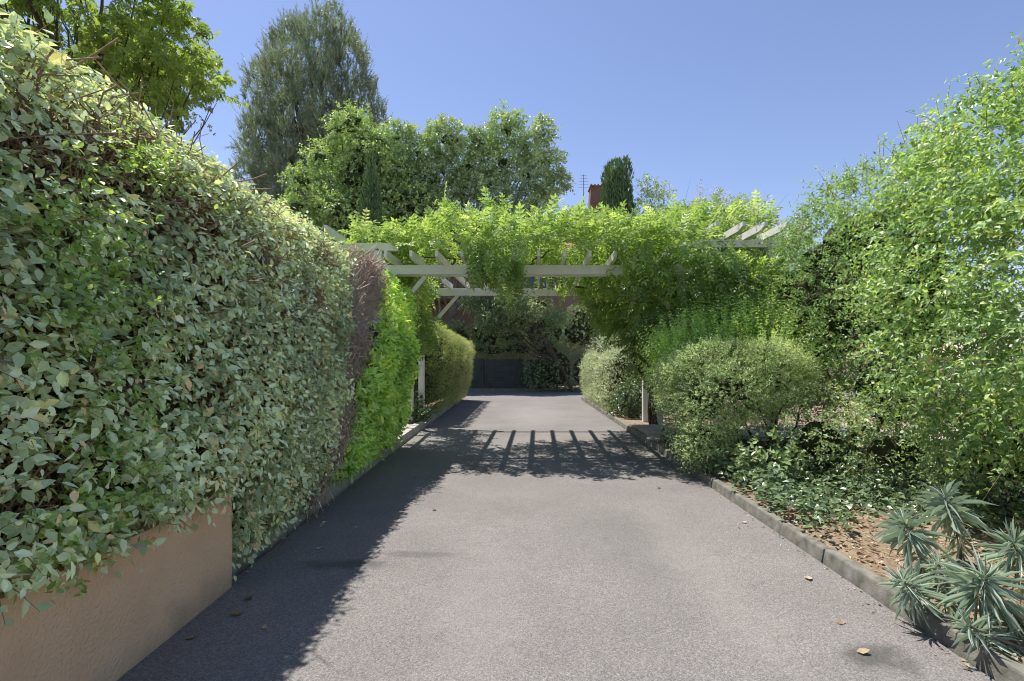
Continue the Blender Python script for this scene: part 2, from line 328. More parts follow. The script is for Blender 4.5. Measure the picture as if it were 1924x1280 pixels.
def put_leaves(thing, d, tm, mat, n_parts=0, name='foliage', part='leaf', label=None, bend=(-.12, .22)):
    n = len(d['P']); pick = np.zeros(n, bool)
    if n_parts:
        P = d['P']; q = P - np.array([0, 0, 1.4]); y = np.maximum(q[:, 1], .05)
        px = q[:, 0] / y; pz = q[:, 2] / y
        inf = (q[:, 1] > .5) & (px > -1.0) & (px < .98) & (pz < .68) & (pz > -.62) & (d['O'] > .5)
        A, S, N = frames(d['A'], d['N']); face = np.abs((N * norm(q)).sum(1))
        score = np.where(inf, d['L'] * np.sqrt(d['W'] * d['L']) ** 0 * (face * .6 + .4) / np.linalg.norm(q, axis=1), -1)
        idx = np.argsort(-score)[:n_parts]; idx = idx[score[idx] > 0]; pick[idx] = True
        v, f = tm; vs = []
        for k in range(10):
            vv = v.copy(); vv[:, 2] -= (bend[0] + (bend[1] - bend[0]) * ((k * 7) % 10) / 9) * vv[:, 1] ** 2
            me = mesh_np(part, vv, f, np.full(len(v), (k + .5) / 10)); me.materials.append(mat); vs.append(me)
        L0 = np.array(thing.location)
        for i in idx:
            o = bpy.data.objects.new(part, vs[min(9, max(0, int(d['T'][i] * 10)))]); C.objects.link(o); o.parent = thing
            m = Matrix.Identity(4)
            for r in range(3): m[r][0] = S[i, r] * d['W'][i]; m[r][1] = A[i, r] * d['L'][i]; m[r][2] = N[i, r] * d['L'][i]; m[r][3] = d['P'][i, r] - L0[r]
            o.matrix_basis = m
    rest = {k: v[~pick] for k, v in d.items()}
    o = link(name, leaf_mesh(name, rest, tm, bend), mat, thing, 'stuff')
    if label: o['label'] = label
    return o

# ------------------------------------------------------------------ surface samplers
def sample_section(n, sec, y0, y1, seed, xs=lambda y: 0 * y, zs=lambda y: 0 * y + 1, flip=1):
    r = np.random.default_rng(seed); s = np.array(sec, float); d = np.diff(s, axis=0); l = np.linalg.norm(d, axis=1)
    c = np.concatenate([[0], np.cumsum(l)]); u = r.uniform(0, c[-1], n); i = np.clip(np.searchsorted(c, u) - 1, 0, len(l) - 1)
    f = ((u - c[i]) / l[i])[:, None]; q = s[i] + d[i] * f; y = r.uniform(y0, y1, n)
    N2 = norm(np.stack([d[:, 1], -d[:, 0]], 1)) * flip
    vn = norm(np.concatenate([N2[:1], (N2[1:] + N2[:-1]), N2[-1:]])); nn = norm(vn[i] * (1 - f) + vn[i + 1] * f)
    P = np.stack([q[:, 0] + xs(y), y, q[:, 1] * zs(y)], 1); N = np.stack([nn[:, 0], 0 * y, nn[:, 1]], 1)
    return P, N

def inside_poly(x, z, poly):
    c = np.zeros(len(x), bool); j = len(poly) - 1
    for i in range(len(poly)):
        xi, zi = poly[i]; xj, zj = poly[j]
        if zi != zj: c ^= ((zi > z) != (zj > z)) & (x < (xj - xi) * (z - zi) / (zj - zi) + xi)
        j = i
    return c

def sample_cap(n, poly, y, ny, seed, xs=0, zs=1):
    r = np.random.default_rng(seed); p = np.array(poly); x = r.uniform(p[:, 0].min(), p[:, 0].max(), n * 3); z = r.uniform(p[:, 1].min(), p[:, 1].max(), n * 3)
    k = np.where(inside_poly(x, z, poly))[0][:n]
    P = np.stack([x[k] + xs, np.full(len(k), float(y)), z[k] * zs], 1); return P, np.tile([0., ny, 0.], (len(k), 1))

def sample_blobs(n, blobs, seed, zmin=None):
    r = np.random.default_rng(seed); b = np.array(blobs, float); a = (b[:, 3] * b[:, 4] + b[:, 4] * b[:, 5] + b[:, 3] * b[:, 5])
    i = r.choice(len(b), n, p=a / a.sum()); u = norm(r.normal(size=(n, 3))); P = b[i, :3] + u * b[i, 3:]; N = norm(u / b[i, 3:])
    keep = np.ones(n, bool)
    for j in range(len(b)):
        e = (((P - b[j, :3]) / b[j, 3:]) ** 2).sum(1); keep &= (i == j) | (e > .82)
    if zmin is not None: keep &= P[:, 2] > zmin
    return P[keep], N[keep]

def blob_core(name, blobs, k, mat, parent, zmin=0.02):  # added solid lumps that block light and darken the inside
    import bmesh
    bm = bmesh.new(); nz = Noise(.5, 5)
    for b in blobs:
        r = bmesh.ops.create_icosphere(bm, subdivisions=3, radius=1)
        for v in r['verts']:
            p = np.array(v.co); q = p * (np.array(b[3:6]) - k).clip(.05); q = q * (1 + .12 * nz((q * 2)[None])[0]) + np.array(b[:3]); q[2] = max(q[2], zmin); v.co = q
    me = bpy.data.meshes.new(name); bm.to_mesh(me); bm.free(); return link(name, me, mat, parent, 'stuff')

def grow(P, N, rng, depth=.12, length=(.1, .22), up=.3, rnd=.5, along=0., droop=.2, outw=1.0):
    """shoots that start a little inside the surface and point outwards"""
    n = len(P); dd = rng.exponential(depth, n).clip(0, depth * 3.2)
    B = P - N * dd[:, None]; D = norm(N * outw + UP * up + rng.normal(size=(n, 3)) * rnd + np.array([0, along, 0]))
    return dict(B=B, D=D, Ln=rng.uniform(*length, n), g=droop * rng.uniform(.4, 1.4, n), N=N, dd=dd)

def shoot_leaves(s, rng, nl, L, W, lv, tint, pair=True, ang=.85, nup=.55, nout=.6, nr=.4, down=.15, taper=.35, tn=None, tr=.22, odepth=.09, start=.15):
    n = len(s['B']); s1 = norm(np.cross(s['D'], UP) + 1e-4); s2 = np.cross(s1, s['D']); ph0 = rng.uniform(0, 6.28, n)
    sz = rng.uniform(.6, 1.25, n)
    for k in range(nl):
        t = start + (1 - start) * (k + rng.uniform(.2, .8, n)) / nl; lt = s['Ln'] * t
        pos = s['B'] + s['D'] * lt[:, None] - UP * (s['g'] * lt * lt / np.maximum(s['Ln'], .02))[:, None]
        tan = norm(s['D'] - UP * (2 * s['g'] * t)[:, None])
        for sg in ((0, math.pi) if pair else (0,)):
            ph = ph0 + sg + (k * 1.57 if pair else k * 2.4) + rng.normal(0, .35, n)
            lat = np.cos(ph)[:, None] * s1 + np.sin(ph)[:, None] * s2
            A = norm(tan * math.cos(ang) + lat * math.sin(ang) - UP * down + rng.normal(size=(n, 3)) * .15)
            Nn = norm(UP * nup + s['N'] * nout + rng.normal(size=(n, 3)) * nr)
            l = L * sz * (1 - taper * t ** 2) * rng.uniform(.8, 1.15, n)
            T = tint + (tn(pos) * .22 if tn else 0) + rng.normal(0, tr, n)
            lv.add(pos, A, Nn, l, l * W / L, T, (s['dd'] - lt < odepth * .3).astype(float))

def shoot_twigs(name, s, mat, parent, r=.003, keep=1.0, rng=None, seg=3):
    k = slice(None) if keep >= 1 else np.where(rng.uniform(size=len(s['B'])) < keep)[0]
    t = np.linspace(0, 1, seg); lt = s['Ln'][k][:, None] * t
    P = s['B'][k][:, None] + s['D'][k][:, None] * lt[..., None] - UP * (s['g'][k][:, None] * lt * lt / np.maximum(s['Ln'][k], .02)[:, None])[..., None]
    rr = r * (1 - .7 * t)[None] * np.ones((len(P), 1))
    return link(name, bundle_mesh(name, P, rr), mat, parent, 'stuff')

def tangle(n, cen, rx, rng, length=(.15, .4), dirb=(0, 0, 0), seg=4, wob=.03):
    """a tangle of bare twigs inside an ellipsoid"""
    u = norm(rng.normal(size=(n, 3))) * rng.uniform(.2, 1, (n, 1)) ** .5; B = np.array(cen) + u * np.array(rx)
    D = norm(rng.normal(size=(n, 3)) + np.array(dirb)); L = rng.uniform(*length, n)
    t = np.linspace(0, 1, seg); P = B[:, None] + D[:, None] * (L[:, None] * (t - .5))[..., None] + np.cumsum(rng.normal(size=(n, seg, 3)) * wob, axis=1)
    return P

# ------------------------------------------------------------------ ground, road, kerbs, path
def sheet(name, pts, mat, z):
    m = MB(); m.poly([(x, y, z) for x, y in pts]); o = m.build(name, mat, fix=False); tag(o, kind='structure'); return o
sheet('ground', [(-400, -60), (400, -60), (400, 700), (-400, 700)], M['earth'], -.06)
rd = sheet('road', [(-1.76, -4), (2.06, -4), (2.06, 16.9), (14, 16.9), (14, 20.7), (-14, 20.7), (-14, 16.9), (-1.84, 16.9)], M['asphalt'], 0.0)

def bed(name, x0, x1, y0, y1, z, mat, seed, amp=.03, step=.12):
    nx = int((x1 - x0) / step) + 1; ny = int((y1 - y0) / step) + 1
    X, Y = np.meshgrid(np.linspace(x0, x1, nx), np.linspace(y0, y1, ny)); P = np.stack([X.ravel(), Y.ravel(), 0 * X.ravel()], 1)
    e = np.minimum(1, np.minimum(P[:, 0] - x0, x1 - P[:, 0]) / .3)
    P[:, 2] = z + Noise(.6, seed)(P) * amp * e + Noise(.2, seed + 1)(P) * amp * .3 * e
    i = np.arange(nx - 1)[None] + (np.arange(ny - 1) * nx)[:, None]; F = np.stack([i, i + 1, i + 1 + nx, i + nx], -1).reshape(-1, 4)
    o = link(name, mesh_np(name, P, F, smooth=True), mat); tag(o, kind='structure'); return o
bed('soil_bed', 2.155, 9, -3, 7.9, .075, M['soil'], 3)
bed('soil_bed', 2.155, 9, 9.75, 16.85, .075, M['soil'], 5)
bed('soil_bed', -9, -1.975, 3.1, 7.6, .08, M['soil'], 8)
bed('soil_bed', -9, -1.975, 9.85, 16.85, .08, M['soil'], 9)
for x0, x1, y0, y1 in ((2.155, 9, 7.9, 9.75), (-9, -1.975, 7.6, 9.85)):
    m = MB(); m.box(x0, x1, y0, y1, -.05, .105); o = m.build('garden_path', M['slab'], bevel=.008); tag(o, kind='structure')

def kerb(name, x0, x1, y0, y1, h, mat, seed, lean=.02, step=1.0, shade=0):
    r = np.random.default_rng(seed); first = None; root = None; y = y0; k = 0
    root = bpy.data.objects.new(name, None); C.objects.link(root); root.location = (x0, y0, 0); root['kind'] = 'structure'
    while y < y1 - .05:
        l = min(step, y1 - y) - .012; m = MB()
        s = 1 if x0 > 0 else -1; a, b = (x0, x1) if s > 0 else (x1, x0)
        prof = [(a, y, -.06), (a + s * lean, y, h), (b, y, h + .004), (b, y, -.06)]
        m.prism(prof, (0, l, 0)); o = m.build('kerb_stone', mat, root, bevel=.012)
        o.location.z += r.normal(0, .003); o.location.x += r.normal(0, .004); y += step
    return root
kerb('kerb', 2.06, 2.15, -2.5, 16.8, .085, M['old_concrete'], 2, .025, 2.0)
kerb('kerb', -1.97, -1.84, 3.13, 16.8, .125, M['concrete'], 3, .012)

# retaining wall, rough cast render
wl = empty('retaining_wall', (-1.85, 1, 0), 'low beige rough rendered wall under the silvery hedge at lower left', 'wall')
ny, nz_ = 150, 22
Y, Z = np.meshgrid(np.linspace(-3, 3.11, ny), np.linspace(-.05, .585, nz_)); P = np.stack([np.full(Y.size, -1.735), Y.ravel(), Z.ravel()], 1)
P[:, 0] += Noise(.5, 1)(P) * .004 + Noise(.12, 2)(P) * .0025 + .02 * (1 - P[:, 2]) * 0
i = np.arange(ny - 1)[None] + (np.arange(nz_ - 1) * ny)[:, None]; F = np.stack([i, i + 1, i + 1 + ny, i + ny], -1).reshape(-1, 4)
link('render_face', mesh_np('render_face', P, F, smooth=True), M['stucco'], wl)
m = MB(); m.box(-1.98, -1.742, -3, 3.105, -.05, .585); m.build('wall_core', M['stucco'], wl, bevel=.01)

# ------------------------------------------------------------------ the pergola across the drive
pg = empty('pergola', (0.3, 7.64, 0), 'white painted pergola spanning the drive with rafters under wisteria', 'pergola')
BZ0, BZ1 = 2.625, 2.765; SH = .0405
for (x, y) in ((-1.90, 7.70), (2.48, 7.70), (-1.955, 10.34), (2.586, 10.34)):
    m = MB(); m.box(x - .055, x + .055, y - .0, y + .11, .02, 2.764); m.build('post', M['white'], pg, bevel=.006)
def beam(x0, x1, y0, y1, z0, z1, parent, cut=.14):
    m = MB(); m.prism([(x0, y0, z1), (x0 + cut, y0, z0), (x1 - cut, y0, z0), (x1, y0, z1)], (0, y1 - y0, 0)); m.build('beam', M['white'], parent, bevel=.005)
beam(-2.03, 2.75, 7.635, 7.697, BZ0, BZ1, pg); beam(-2.12, 2.85, 10.277, 10.337, BZ0, BZ1, pg)
beam(-2.03, 2.75, 7.813, 7.873, BZ0 + .001, BZ1, pg)
for k in range(13):                                   # rafters lie on the beams, tails overhang at both ends
    x = -1.835 + .358 * k; ya, yb = 7.16, 10.56
    m = MB(); prof = [(x - .021, ya, 2.80), (x - .021, ya + .10, 2.768), (x - .021, yb - .10, 2.768), (x - .021, yb, 2.80), (x - .021, yb, 2.885), (x - .021, ya, 2.885)]
    m.prism(prof, (.042, 0, 0)); o = m.build('rafter', M['white'], pg, bevel=.003)
    for v in o.data.vertices: v.co.x += SH * (v.co.y - 7.64)
for (x0, x1, y) in ((-1.84, -1.32, 7.70), (-1.895, -1.16, 10.345), (2.42, 1.80, 7.70), (2.52, 1.80, 10.345)):
    s = 1 if x1 > x0 else -1; dz = abs(x1 - x0); m = MB()
    m.prism([(x0, y, BZ0 + .03 - dz - .11), (x1, y, BZ0 + .03), (x1 - s * .0, y, BZ0 + .12), (x0, y, BZ0 + .03 - dz)], (0, .05, 0)); m.build('brace', M['white'], pg, bevel=.004)

def arbor(name, loc, label, x0, x1, posts, rafters, z0):
    a = empty(name, loc, label, 'arbor', 'taller side arbors over the garden path')
    for x, y in posts:
        m = MB(); m.box(x - .062, x + .062, y, y + .12, .03, z0 - .002); m.build('post', M['white'], a, bevel=.006)
    for y in (7.66, 9.9):
        m = MB(); m.box(x0, x1, y + .03, y + .09, z0, z0 + .115); m.build('beam', M['white'], a, bevel=.005)
    for x in rafters:
        m = MB(); m.prism([(x - .025, 7.05, z0 + .16), (x - .025, 7.2, z0 + .118), (x - .025, 10.3, z0 + .118), (x - .025, 10.3, z0 + .22), (x - .025, 7.05, z0 + .22)], (.05, 0, 0)); m.build('rafter', M['white'], a, bevel=.004)
    return a
arbor('arbor', (3.3, 7.66, 0), 'taller white arbor right of the drive, half swallowed by wisteria and shrubs', 2.35, 4.25, ((3.83, 7.66), (2.75, 9.9), (3.83, 9.9)), (2.75, 3.12, 3.42, 3.72, 4.02), 3.04)
arbor('arbor', (-3.0, 7.66, 0), 'taller white arbor whose corner shows over the left hedge end', -3.7, -1.80, ((-2.10, 7.66), (-3.5, 7.66), (-2.1, 9.9), (-3.5, 9.9)), (-2.65, -3.0, -3.3, -3.55), 2.99)

# ------------------------------------------------------------------ fence and house behind
fn = empty('board_fence', (-.6, 21.0, 0), 'dark blue-green board fence in shade at the end of the drive', 'fence')
for x in (-1.45, .08, 1.6, -3.0): 
    m = MB(); m.box(x - .04, x + .04, 20.96, 21.06, .0, 1.33); m.build('fence_post', M['fence'], fn, bevel=.005)
for a, b in ((-2.955, -1.495), (-1.405, .035), (.125, 1.555)):
    for k in range(5):
        z = .06 + k * .245; m = MB(); m.box(a, b, 21.0 + (.012 if k % 2 else 0), 21.035, z, z + .242); m.build('board', M['fence'], fn, bevel=.008)
m = MB(); m.box(-14, 14, 20.72, 20.85, -.05, .1); o = m.build('kerb', M['old_concrete'], bevel=.01); tag(o, kind='structure')
bed('soil_bed', -14, 14, 20.86, 24.5, .06, M['soil'], 31, .02, .3)

hs = empty('house', (0, 27, 0), 'pink rendered house mostly hidden behind the trees beyond the fence', 'house')
m = MB(); m.box(-7.2, 9.0, 26.0, 34.0, -.1, 6.6); m.build('wall', M['pink'], hs)
m = MB(); m.prism([(-7.2, 25.99, 6.6), (1.0, 25.99, 6.6), (-3.1, 25.99, 8.7)], (0, 7.9, 0)); m.build('gable', M['pink'], hs)
def slope(p0, p1, y0, y1, th=.12):
    m = MB(); n = Vector((-(p1[1] - p0[1]), 0, p1[0] - p0[0])).normalized() * th
    if n.z < 0: n = -n
    m.hexa([(p0[0], y0, p0[1]), (p1[0], y0, p1[1]), (p1[0], y1, p1[1]), (p0[0], y1, p0[1]), (p0[0] + n.x, y0, p0[1] + n.z), (p1[0] + n.x, y0, p1[1] + n.z), (p1[0] + n.x, y1, p1[1] + n.z), (p0[0] + n.x, y1, p0[1] + n.z)]); return m
rf = slope((-7.9, 6.3), (-3.1, 8.72), 25.4, 34.3).build('roof', M['tile'], hs); slope((-3.1, 8.72), (1.6, 6.35), 25.4, 34.3).build('roof', M['tile'], hs)
m = MB(); m.hexa([(1.0, 25.4, 6.45), (9.5, 25.4, 6.45), (9.5, 30, 8.35), (1.0, 30, 8.35), (1.0, 25.4, 6.58), (9.5, 25.4, 6.58), (9.5, 30, 8.48), (1.0, 30, 8.48)]); m.build('roof', M['tile'], hs)
m = MB(); m.box(-7.9, -1.4, 24.6, 25.98, 4.05, 4.3); m.build('porch_roof', M['brownwood'], hs)
m = MB(); m.hexa([(3.65, 27, 6.6), (4.75, 27, 6.6), (4.75, 27.8, 6.6), (3.65, 27.8, 6.6), (3.86, 27, 10.35), (4.62, 27, 10.35), (4.62, 27.8, 10.35), (3.86, 27.8, 10.35)]); ch = m.build('chimney', M['brick'], hs)
m = MB(); m.box(3.8, 4.68, 26.94, 27.86, 10.35, 10.42)
for k in range(5): m.prism([(3.80 + .18 * k, 26.95, 10.42), (3.95 + .18 * k, 26.95, 10.42), (3.875 + .18 * k, 26.95, 10.50)], (0, .9, 0))
m.build('chimney_cap', M['tile'], ch)
for (x, z, wd, hh) in ((.5, 2.1, .9, 1.3), (2.4, 2.1, .9, 1.3), (-1.7, 2.1, .9, 1.3), (.5, 4.9, .9, 1.2), (2.6, 4.9, .9, 1.2)):
    m = MB(); m.box(x, x + wd, 25.93, 25.985, z, z + hh); f = m.build('window', M['glass'], hs)
    for a in (x - .5, x + wd + .02): m = MB(); m.box(a, a + .48, 25.90, 25.94, z - .02, z + hh + .02); m.build('shutter', M['shutter'], f, bevel=.006)
an = [(np.array([[3.45, 27, 7], [3.47, 27, 9], [3.47, 27, 11.0]]), [.03, .028, .02])]
for k in range(5): an.append((np.array([[3.47 - .28 + .03 * k, 27, 10.3 + .16 * k], [3.47, 27, 10.3 + .16 * k], [3.47 + .28 - .03 * k, 27, 10.3 + .16 * k]]), [.01] * 3))
link('antenna', tubes_mesh('antenna', an), M['metal'], hs)

# ------------------------------------------------------------------ LEFT: silvery hedge
def zlim(P, a, b): return a + b * P[:, 2]
rg = np.random.default_rng(11)
h1 = empty('silvery_hedge', (-2.3, 3, .08), 'tall silvery green leathery hedge with bare brown patches along the left side', 'hedge')
SEC1 = [(-1.86, .08), (-1.72, .52), (-1.66, .75), (-1.72, 1.4), (-1.83, 2.2), (-1.92, 2.50), (-2.1, 2.68), (-2.5, 2.76), (-3.1, 2.70)]
P, N = sample_section(20000, SEC1, .3, 6.0, 21, zs=lambda y: 1 + .02 * np.clip(3.6 - y, 0, 2))
bump = Noise(.55, 4); P = P + N * (bump(P) * .03)[:, None]
ok = (P[:, 1] < 4.32 + .58 * P[:, 2]) & ~((P[:, 1] < 3.1) & (P[:, 2] < .70))
Pe, Ne = P[ok], N[ok]
# the foot of the hedge hangs over the top of the wall
ph = np.stack([rg.uniform(-1.9, -1.64, 700), rg.uniform(.3, 3.12, 700), rg.uniform(.60, .72, 700)], 1); Pe = np.concatenate([Pe, ph]); Ne = np.concatenate([Ne, np.tile(norm(np.array([[1., 0, -.3]])), (700, 1))])
PATCH = [((-1.86, 2.55, 2.36), .30), ((-1.84, 2.3, 2.42), .2), ((-1.8, 2.05, 2.2), .2), ((-1.85, 2.95, 2.25), .2), ((-1.72, 4.5, 1.95), .2), ((-1.74, 3.7, 2.15), .14), ((-1.8, 5.0, 2.4), .2), ((-1.7, 1.95, .95), .2), ((-1.72, 2.3, 1.3), .13)]
def patchy(P, keep=.22):
    k = np.ones(len(P))
    for c, r in PATCH: k = np.minimum(k, np.clip((np.linalg.norm((P - np.array(c)) * np.array([.6, 1, 1]), axis=1) / r) ** 3, keep, 1))
    return k
ok = rg.uniform(size=len(Pe)) < patchy(Pe); Pe, Ne = Pe[ok], Ne[ok]
s = grow(Pe, Ne, rg, .085, (.06, .16), .1, .5, 0, .35)
lv = Leaves(); tn = Noise(1.1, 9)
shoot_leaves(s, rg, 3, .061, .035, lv, .40, pair=False, ang=.9, nup=.45, nout=.75, nr=.42, down=.28, tn=tn, tr=.2)
d = lv.cat()
topb = np.clip((d['P'][:, 2] - 2.35) / .45, 0, 1); d['T'] = d['T'] + topb * R.uniform(-.25, .35, len(topb))
br = R.uniform(size=len(topb)) < .035; d['T'][br] = 1.0; d['T'] = np.where(~br, np.minimum(d['T'], .95), d['T'])
put_leaves(h1, d, T_OVAL, LEAF['silver'], 300)
shoot_twigs('twigs', s, M['twig'], h1, .0028, .4, rg)
Pt = np.concatenate([tangle(int(420 * r), np.array(c) - [.12, 0, .08], (r * .4, r * 1.0, r * .9), rg, (.12, .38), (.1, .6, .3), 5, .018) for c, r in PATCH] + [tangle(1500, (-1.98, 2.9, 1.7), (.15, 2.4, 1.05), rg, (.2, .5), (0, .6, .5), 5, .02)])
link('bare_branches', bundle_mesh('bare_branches', Pt, np.full(Pt.shape[:2], .0035) * rg.uniform(.5, 1.5, (len(Pt), 1)), 4), M['twig'], h1, 'stuff')
# added solid core that stops light leaking through the hedge
m = MB(); m.prism([(x - .28 if x > -1.95 else x, .2, z - (.22 if z > 2.4 else 0)) for x, z in SEC1[1:]] + [(-3.2, .2, 2.3), (-3.2, .2, .1), (-2.2, .2, .1)], (0, 4.3, 0)); m.build('added_shade_core', M['core'], h1)
# bright small-leaved shoots growing through the hedge
c = np.concatenate([rg.normal((-1.74, 2.02, 1.75), (.06, .16, .2), (190, 3)), rg.normal((-1.72, 2.2, 1.15), (.06, .2, .22), (90, 3)), rg.normal((-1.84, 2.5, 2.28), (.05, .12, .08), (70, 3)), rg.normal((-1.7, 2.0, .8), (.05, .2, .1), (90, 3))])
s2 = grow(c, np.tile([[1., -.1, .3]], (len(c), 1)), rg, .02, (.08, .2), .5, .6, 0, .2); lv = Leaves()
shoot_leaves(s2, rg, 4, .036, .022, lv, .5, tr=.25, nup=.7); put_leaves(h1, lv.cat(), T_ROUND, LEAF['bright'], 0, 'bright_foliage', label='small bright green leaves growing through the grey hedge')
# dead twiggy end of the hedge
n = 4400; z = rg.uniform(.15, 2.62, n); lo, hi = 4.28 + .58 * z, 4.5 + 1.0 * z
y = lo + (hi - lo) * rg.uniform(0, 1, n); x = -1.72 - .03 * z - rg.exponential(.12, n) + .04 * np.sin(y * 5 + z * 3)
B = np.stack([x, y, z], 1); D = norm(np.array([.15, .55, .62]) + rg.normal(size=(n, 3)) * .38); Ln = rg.uniform(.12, .42, n); t = np.linspace(0, 1, 4)
Pd = B[:, None] + D[:, None] * (Ln[:, None] * (t - .5))[..., None] + np.cumsum(rg.normal(size=(n, 4, 3)) * .012, axis=1)
o = link('dead_twigs', bundle_mesh('dead_twigs', Pd, np.full(Pd.shape[:2], .0042) * rg.uniform(.5, 1.5, (n, 1))), M['dead'], h1, 'stuff'); o['label'] = 'strip of bare grey dead twigs at the far end of the hedge'

# ------------------------------------------------------------------ LEFT: laurel hedge
rg = np.random.default_rng(12)
h2 = empty('laurel_hedge', (-2.1, 6.6, .08), 'glossy bright green broad-leaved hedge between the dead twigs and the left pergola post', 'hedge')
SEC2 = [(-1.98, .12), (-1.80, .35), (-1.70, .8), (-1.64, 1.3), (-1.62, 1.9), (-1.70, 2.3), (-1.88, 2.5), (-2.2, 2.58), (-2.9, 2.55)]
P, N = sample_section(5600, SEC2, 4.5, 7.9, 31); P = P + N * (Noise(.6, 6)(P) * .06)[:, None]
ok = (P[:, 1] > 4.45 + .98 * P[:, 2]); P, N = P[ok], N[ok]
pc, ncp = sample_cap(1100, SEC2 + [(-2.9, .1)], 7.9, 1., 33); P = np.concatenate([P, pc]); N = np.concatenate([N, ncp])
s = grow(P, N, rg, .07, (.06, .16), .35, .5, 0, .25); lv = Leaves()
shoot_leaves(s, rg, 3, .105, .048, lv, .45, pair=False, ang=.8, nup=.6, nout=.55, nr=.42, down=.12, tn=Noise(.8, 3), tr=.22)
put_leaves(h2, lv.cat(), T_OVAL, LEAF['laurel'], 300); shoot_twigs('twigs', s, M['twig'], h2, .0028)
m = MB(); m.prism([(-2.1, 5.2, .1), (-1.92, 5.2, .5), (-1.86, 5.2, 1.2), (-1.9, 5.2, 1.8), (-2.9, 5.2, 1.8), (-2.9, 5.2, .1)], (0, 2.5, 0)); m.build('added_shade_core', M['core'], h2)  # solid core added to block light behind the laurel leaves

# grey needle-leaved sprigs at the foot of the hedge
sp = empty('lavender_plant', (-1.9, 4.65, .1), 'sparse grey needle-leaved plant at the foot of the hedge by the left kerb', 'plant')
n = 46; B = np.stack([rg.uniform(-2.0, -1.85, n), rg.uniform(4.35, 4.95, n), np.full(n, .1)], 1)
s = dict(B=B, D=norm(np.stack([rg.uniform(.0, .45, n), rg.normal(0, .35, n), np.ones(n)], 1)), Ln=rg.uniform(.3, .75, n), g=rg.uniform(.05, .2, n), N=np.tile([[.5, 0, .8]], (n, 1)), dd=np.zeros(n))
lv = Leaves(); shoot_leaves(s, rg, 16, .045, .006, lv, .45, ang=.7, start=.3); put_leaves(sp, lv.cat(), T_DIA, LEAF['spurge']); shoot_twigs('stems', s, M['twig'], sp, .004)

# ------------------------------------------------------------------ hedges beyond the pergola
def small_hedge(name, loc, label, sec, y0, y1, n, seed, mat, leaf, caps, flip=1, xs=lambda y: 0 * y, zs=lambda y: 0 * y + 1, tint=.5, tb=None, up=.3):
    rg = np.random.default_rng(seed); h = empty(name, loc, label, 'hedge'); poly = sec + [(sec[-1][0], sec[0][1])]
    P, N = sample_section(n, sec, y0, y1, seed, xs, zs, flip)
    for cy_, ny_ in caps:
        q, nn = sample_cap(int(n * .35), poly, cy_, ny_, seed + 1, xs(np.array([cy_]))[0], zs(np.array([cy_]))[0]); P = np.concatenate([P, q]); N = np.concatenate([N, nn])
    P = P + N * (Noise(.5, seed)(P) * .05)[:, None]
    s = grow(P, N, rg, .05, (.05, .15), up, .5, 0, .15); lv = Leaves()
    shoot_leaves(s, rg, 3, leaf[0], leaf[1], lv, tint, ang=.8, nup=.5, nout=.6, nr=.5, tn=Noise(.7, seed + 2), tr=.2)
    d = lv.cat()
    if tb: d['T'] = d['T'] + tb(d['P'])
    put_leaves(h, d, T_DIA, mat); shoot_twigs('twigs', s, M['twig'], h, .0025, .2, rg)
    cx = np.mean([p[0] for p in poly]); cz = np.mean([p[1] for p in poly]); m = MB()
    k = [(cx + (x - cx) * .74, y0 + .25, max(.08, cz + (z - cz) * .76)) for x, z in poly]; m.prism(k, (0, y1 - y0 - .5, 0)); o = m.build('added_shade_core', M['core'], h)  # unseen solid core added against light leaks
    for v in o.data.vertices: v.co.z *= float(zs(np.array([v.co.y]))[0]); v.co.x += float(xs(np.array([v.co.y]))[0])
    return h
LEAF['clip'] = leaf_mat('clipped_hedge_leaf', [(0, (.09, .15, .04)), (.35, (.19, .30, .07)), (.6, (.34, .42, .12)), (.8, (.40, .37, .20)), (1, (.50, .48, .34))], .36, gain=1.34)
small_hedge('clipped_hedge', (-2.2, 13.6, .1), 'clipped yellow-green hedge behind the left pergola post along the drive', [(-1.92, .1), (-1.80, .5), (-1.68, 1.2), (-1.62, 1.75), (-1.72, 2.05), (-2.0, 2.17), (-2.7, 2.15)], 10.7, 16.5, 7500, 41, LEAF['clip'], (.036, .02), ((10.7, -1.), (16.5, 1.)), xs=lambda y: .035 * (y - 10.7), zs=lambda y: 1.0 - .022 * (y - 10.7), tint=.22, tb=lambda P: .10 * np.sin(P[:, 1] * 2.2) + .085 * (P[:, 1] - 10.7))
small_hedge('clipped_hedge', (3.0, 14.3, .1), 'low clipped hedge with shaded front right of the drive beyond the pergola', [(2.14, .1), (2.06, .5), (2.04, 1.15), (2.14, 1.4), (2.4, 1.5), (3.4, 1.58), (4.4, 1.5)], 12.0, 16.6, 6500, 43, LEAF['cotone'], (.034, .02), ((12.0, -1.), (16.6, 1.)), flip=-1, tint=.5)

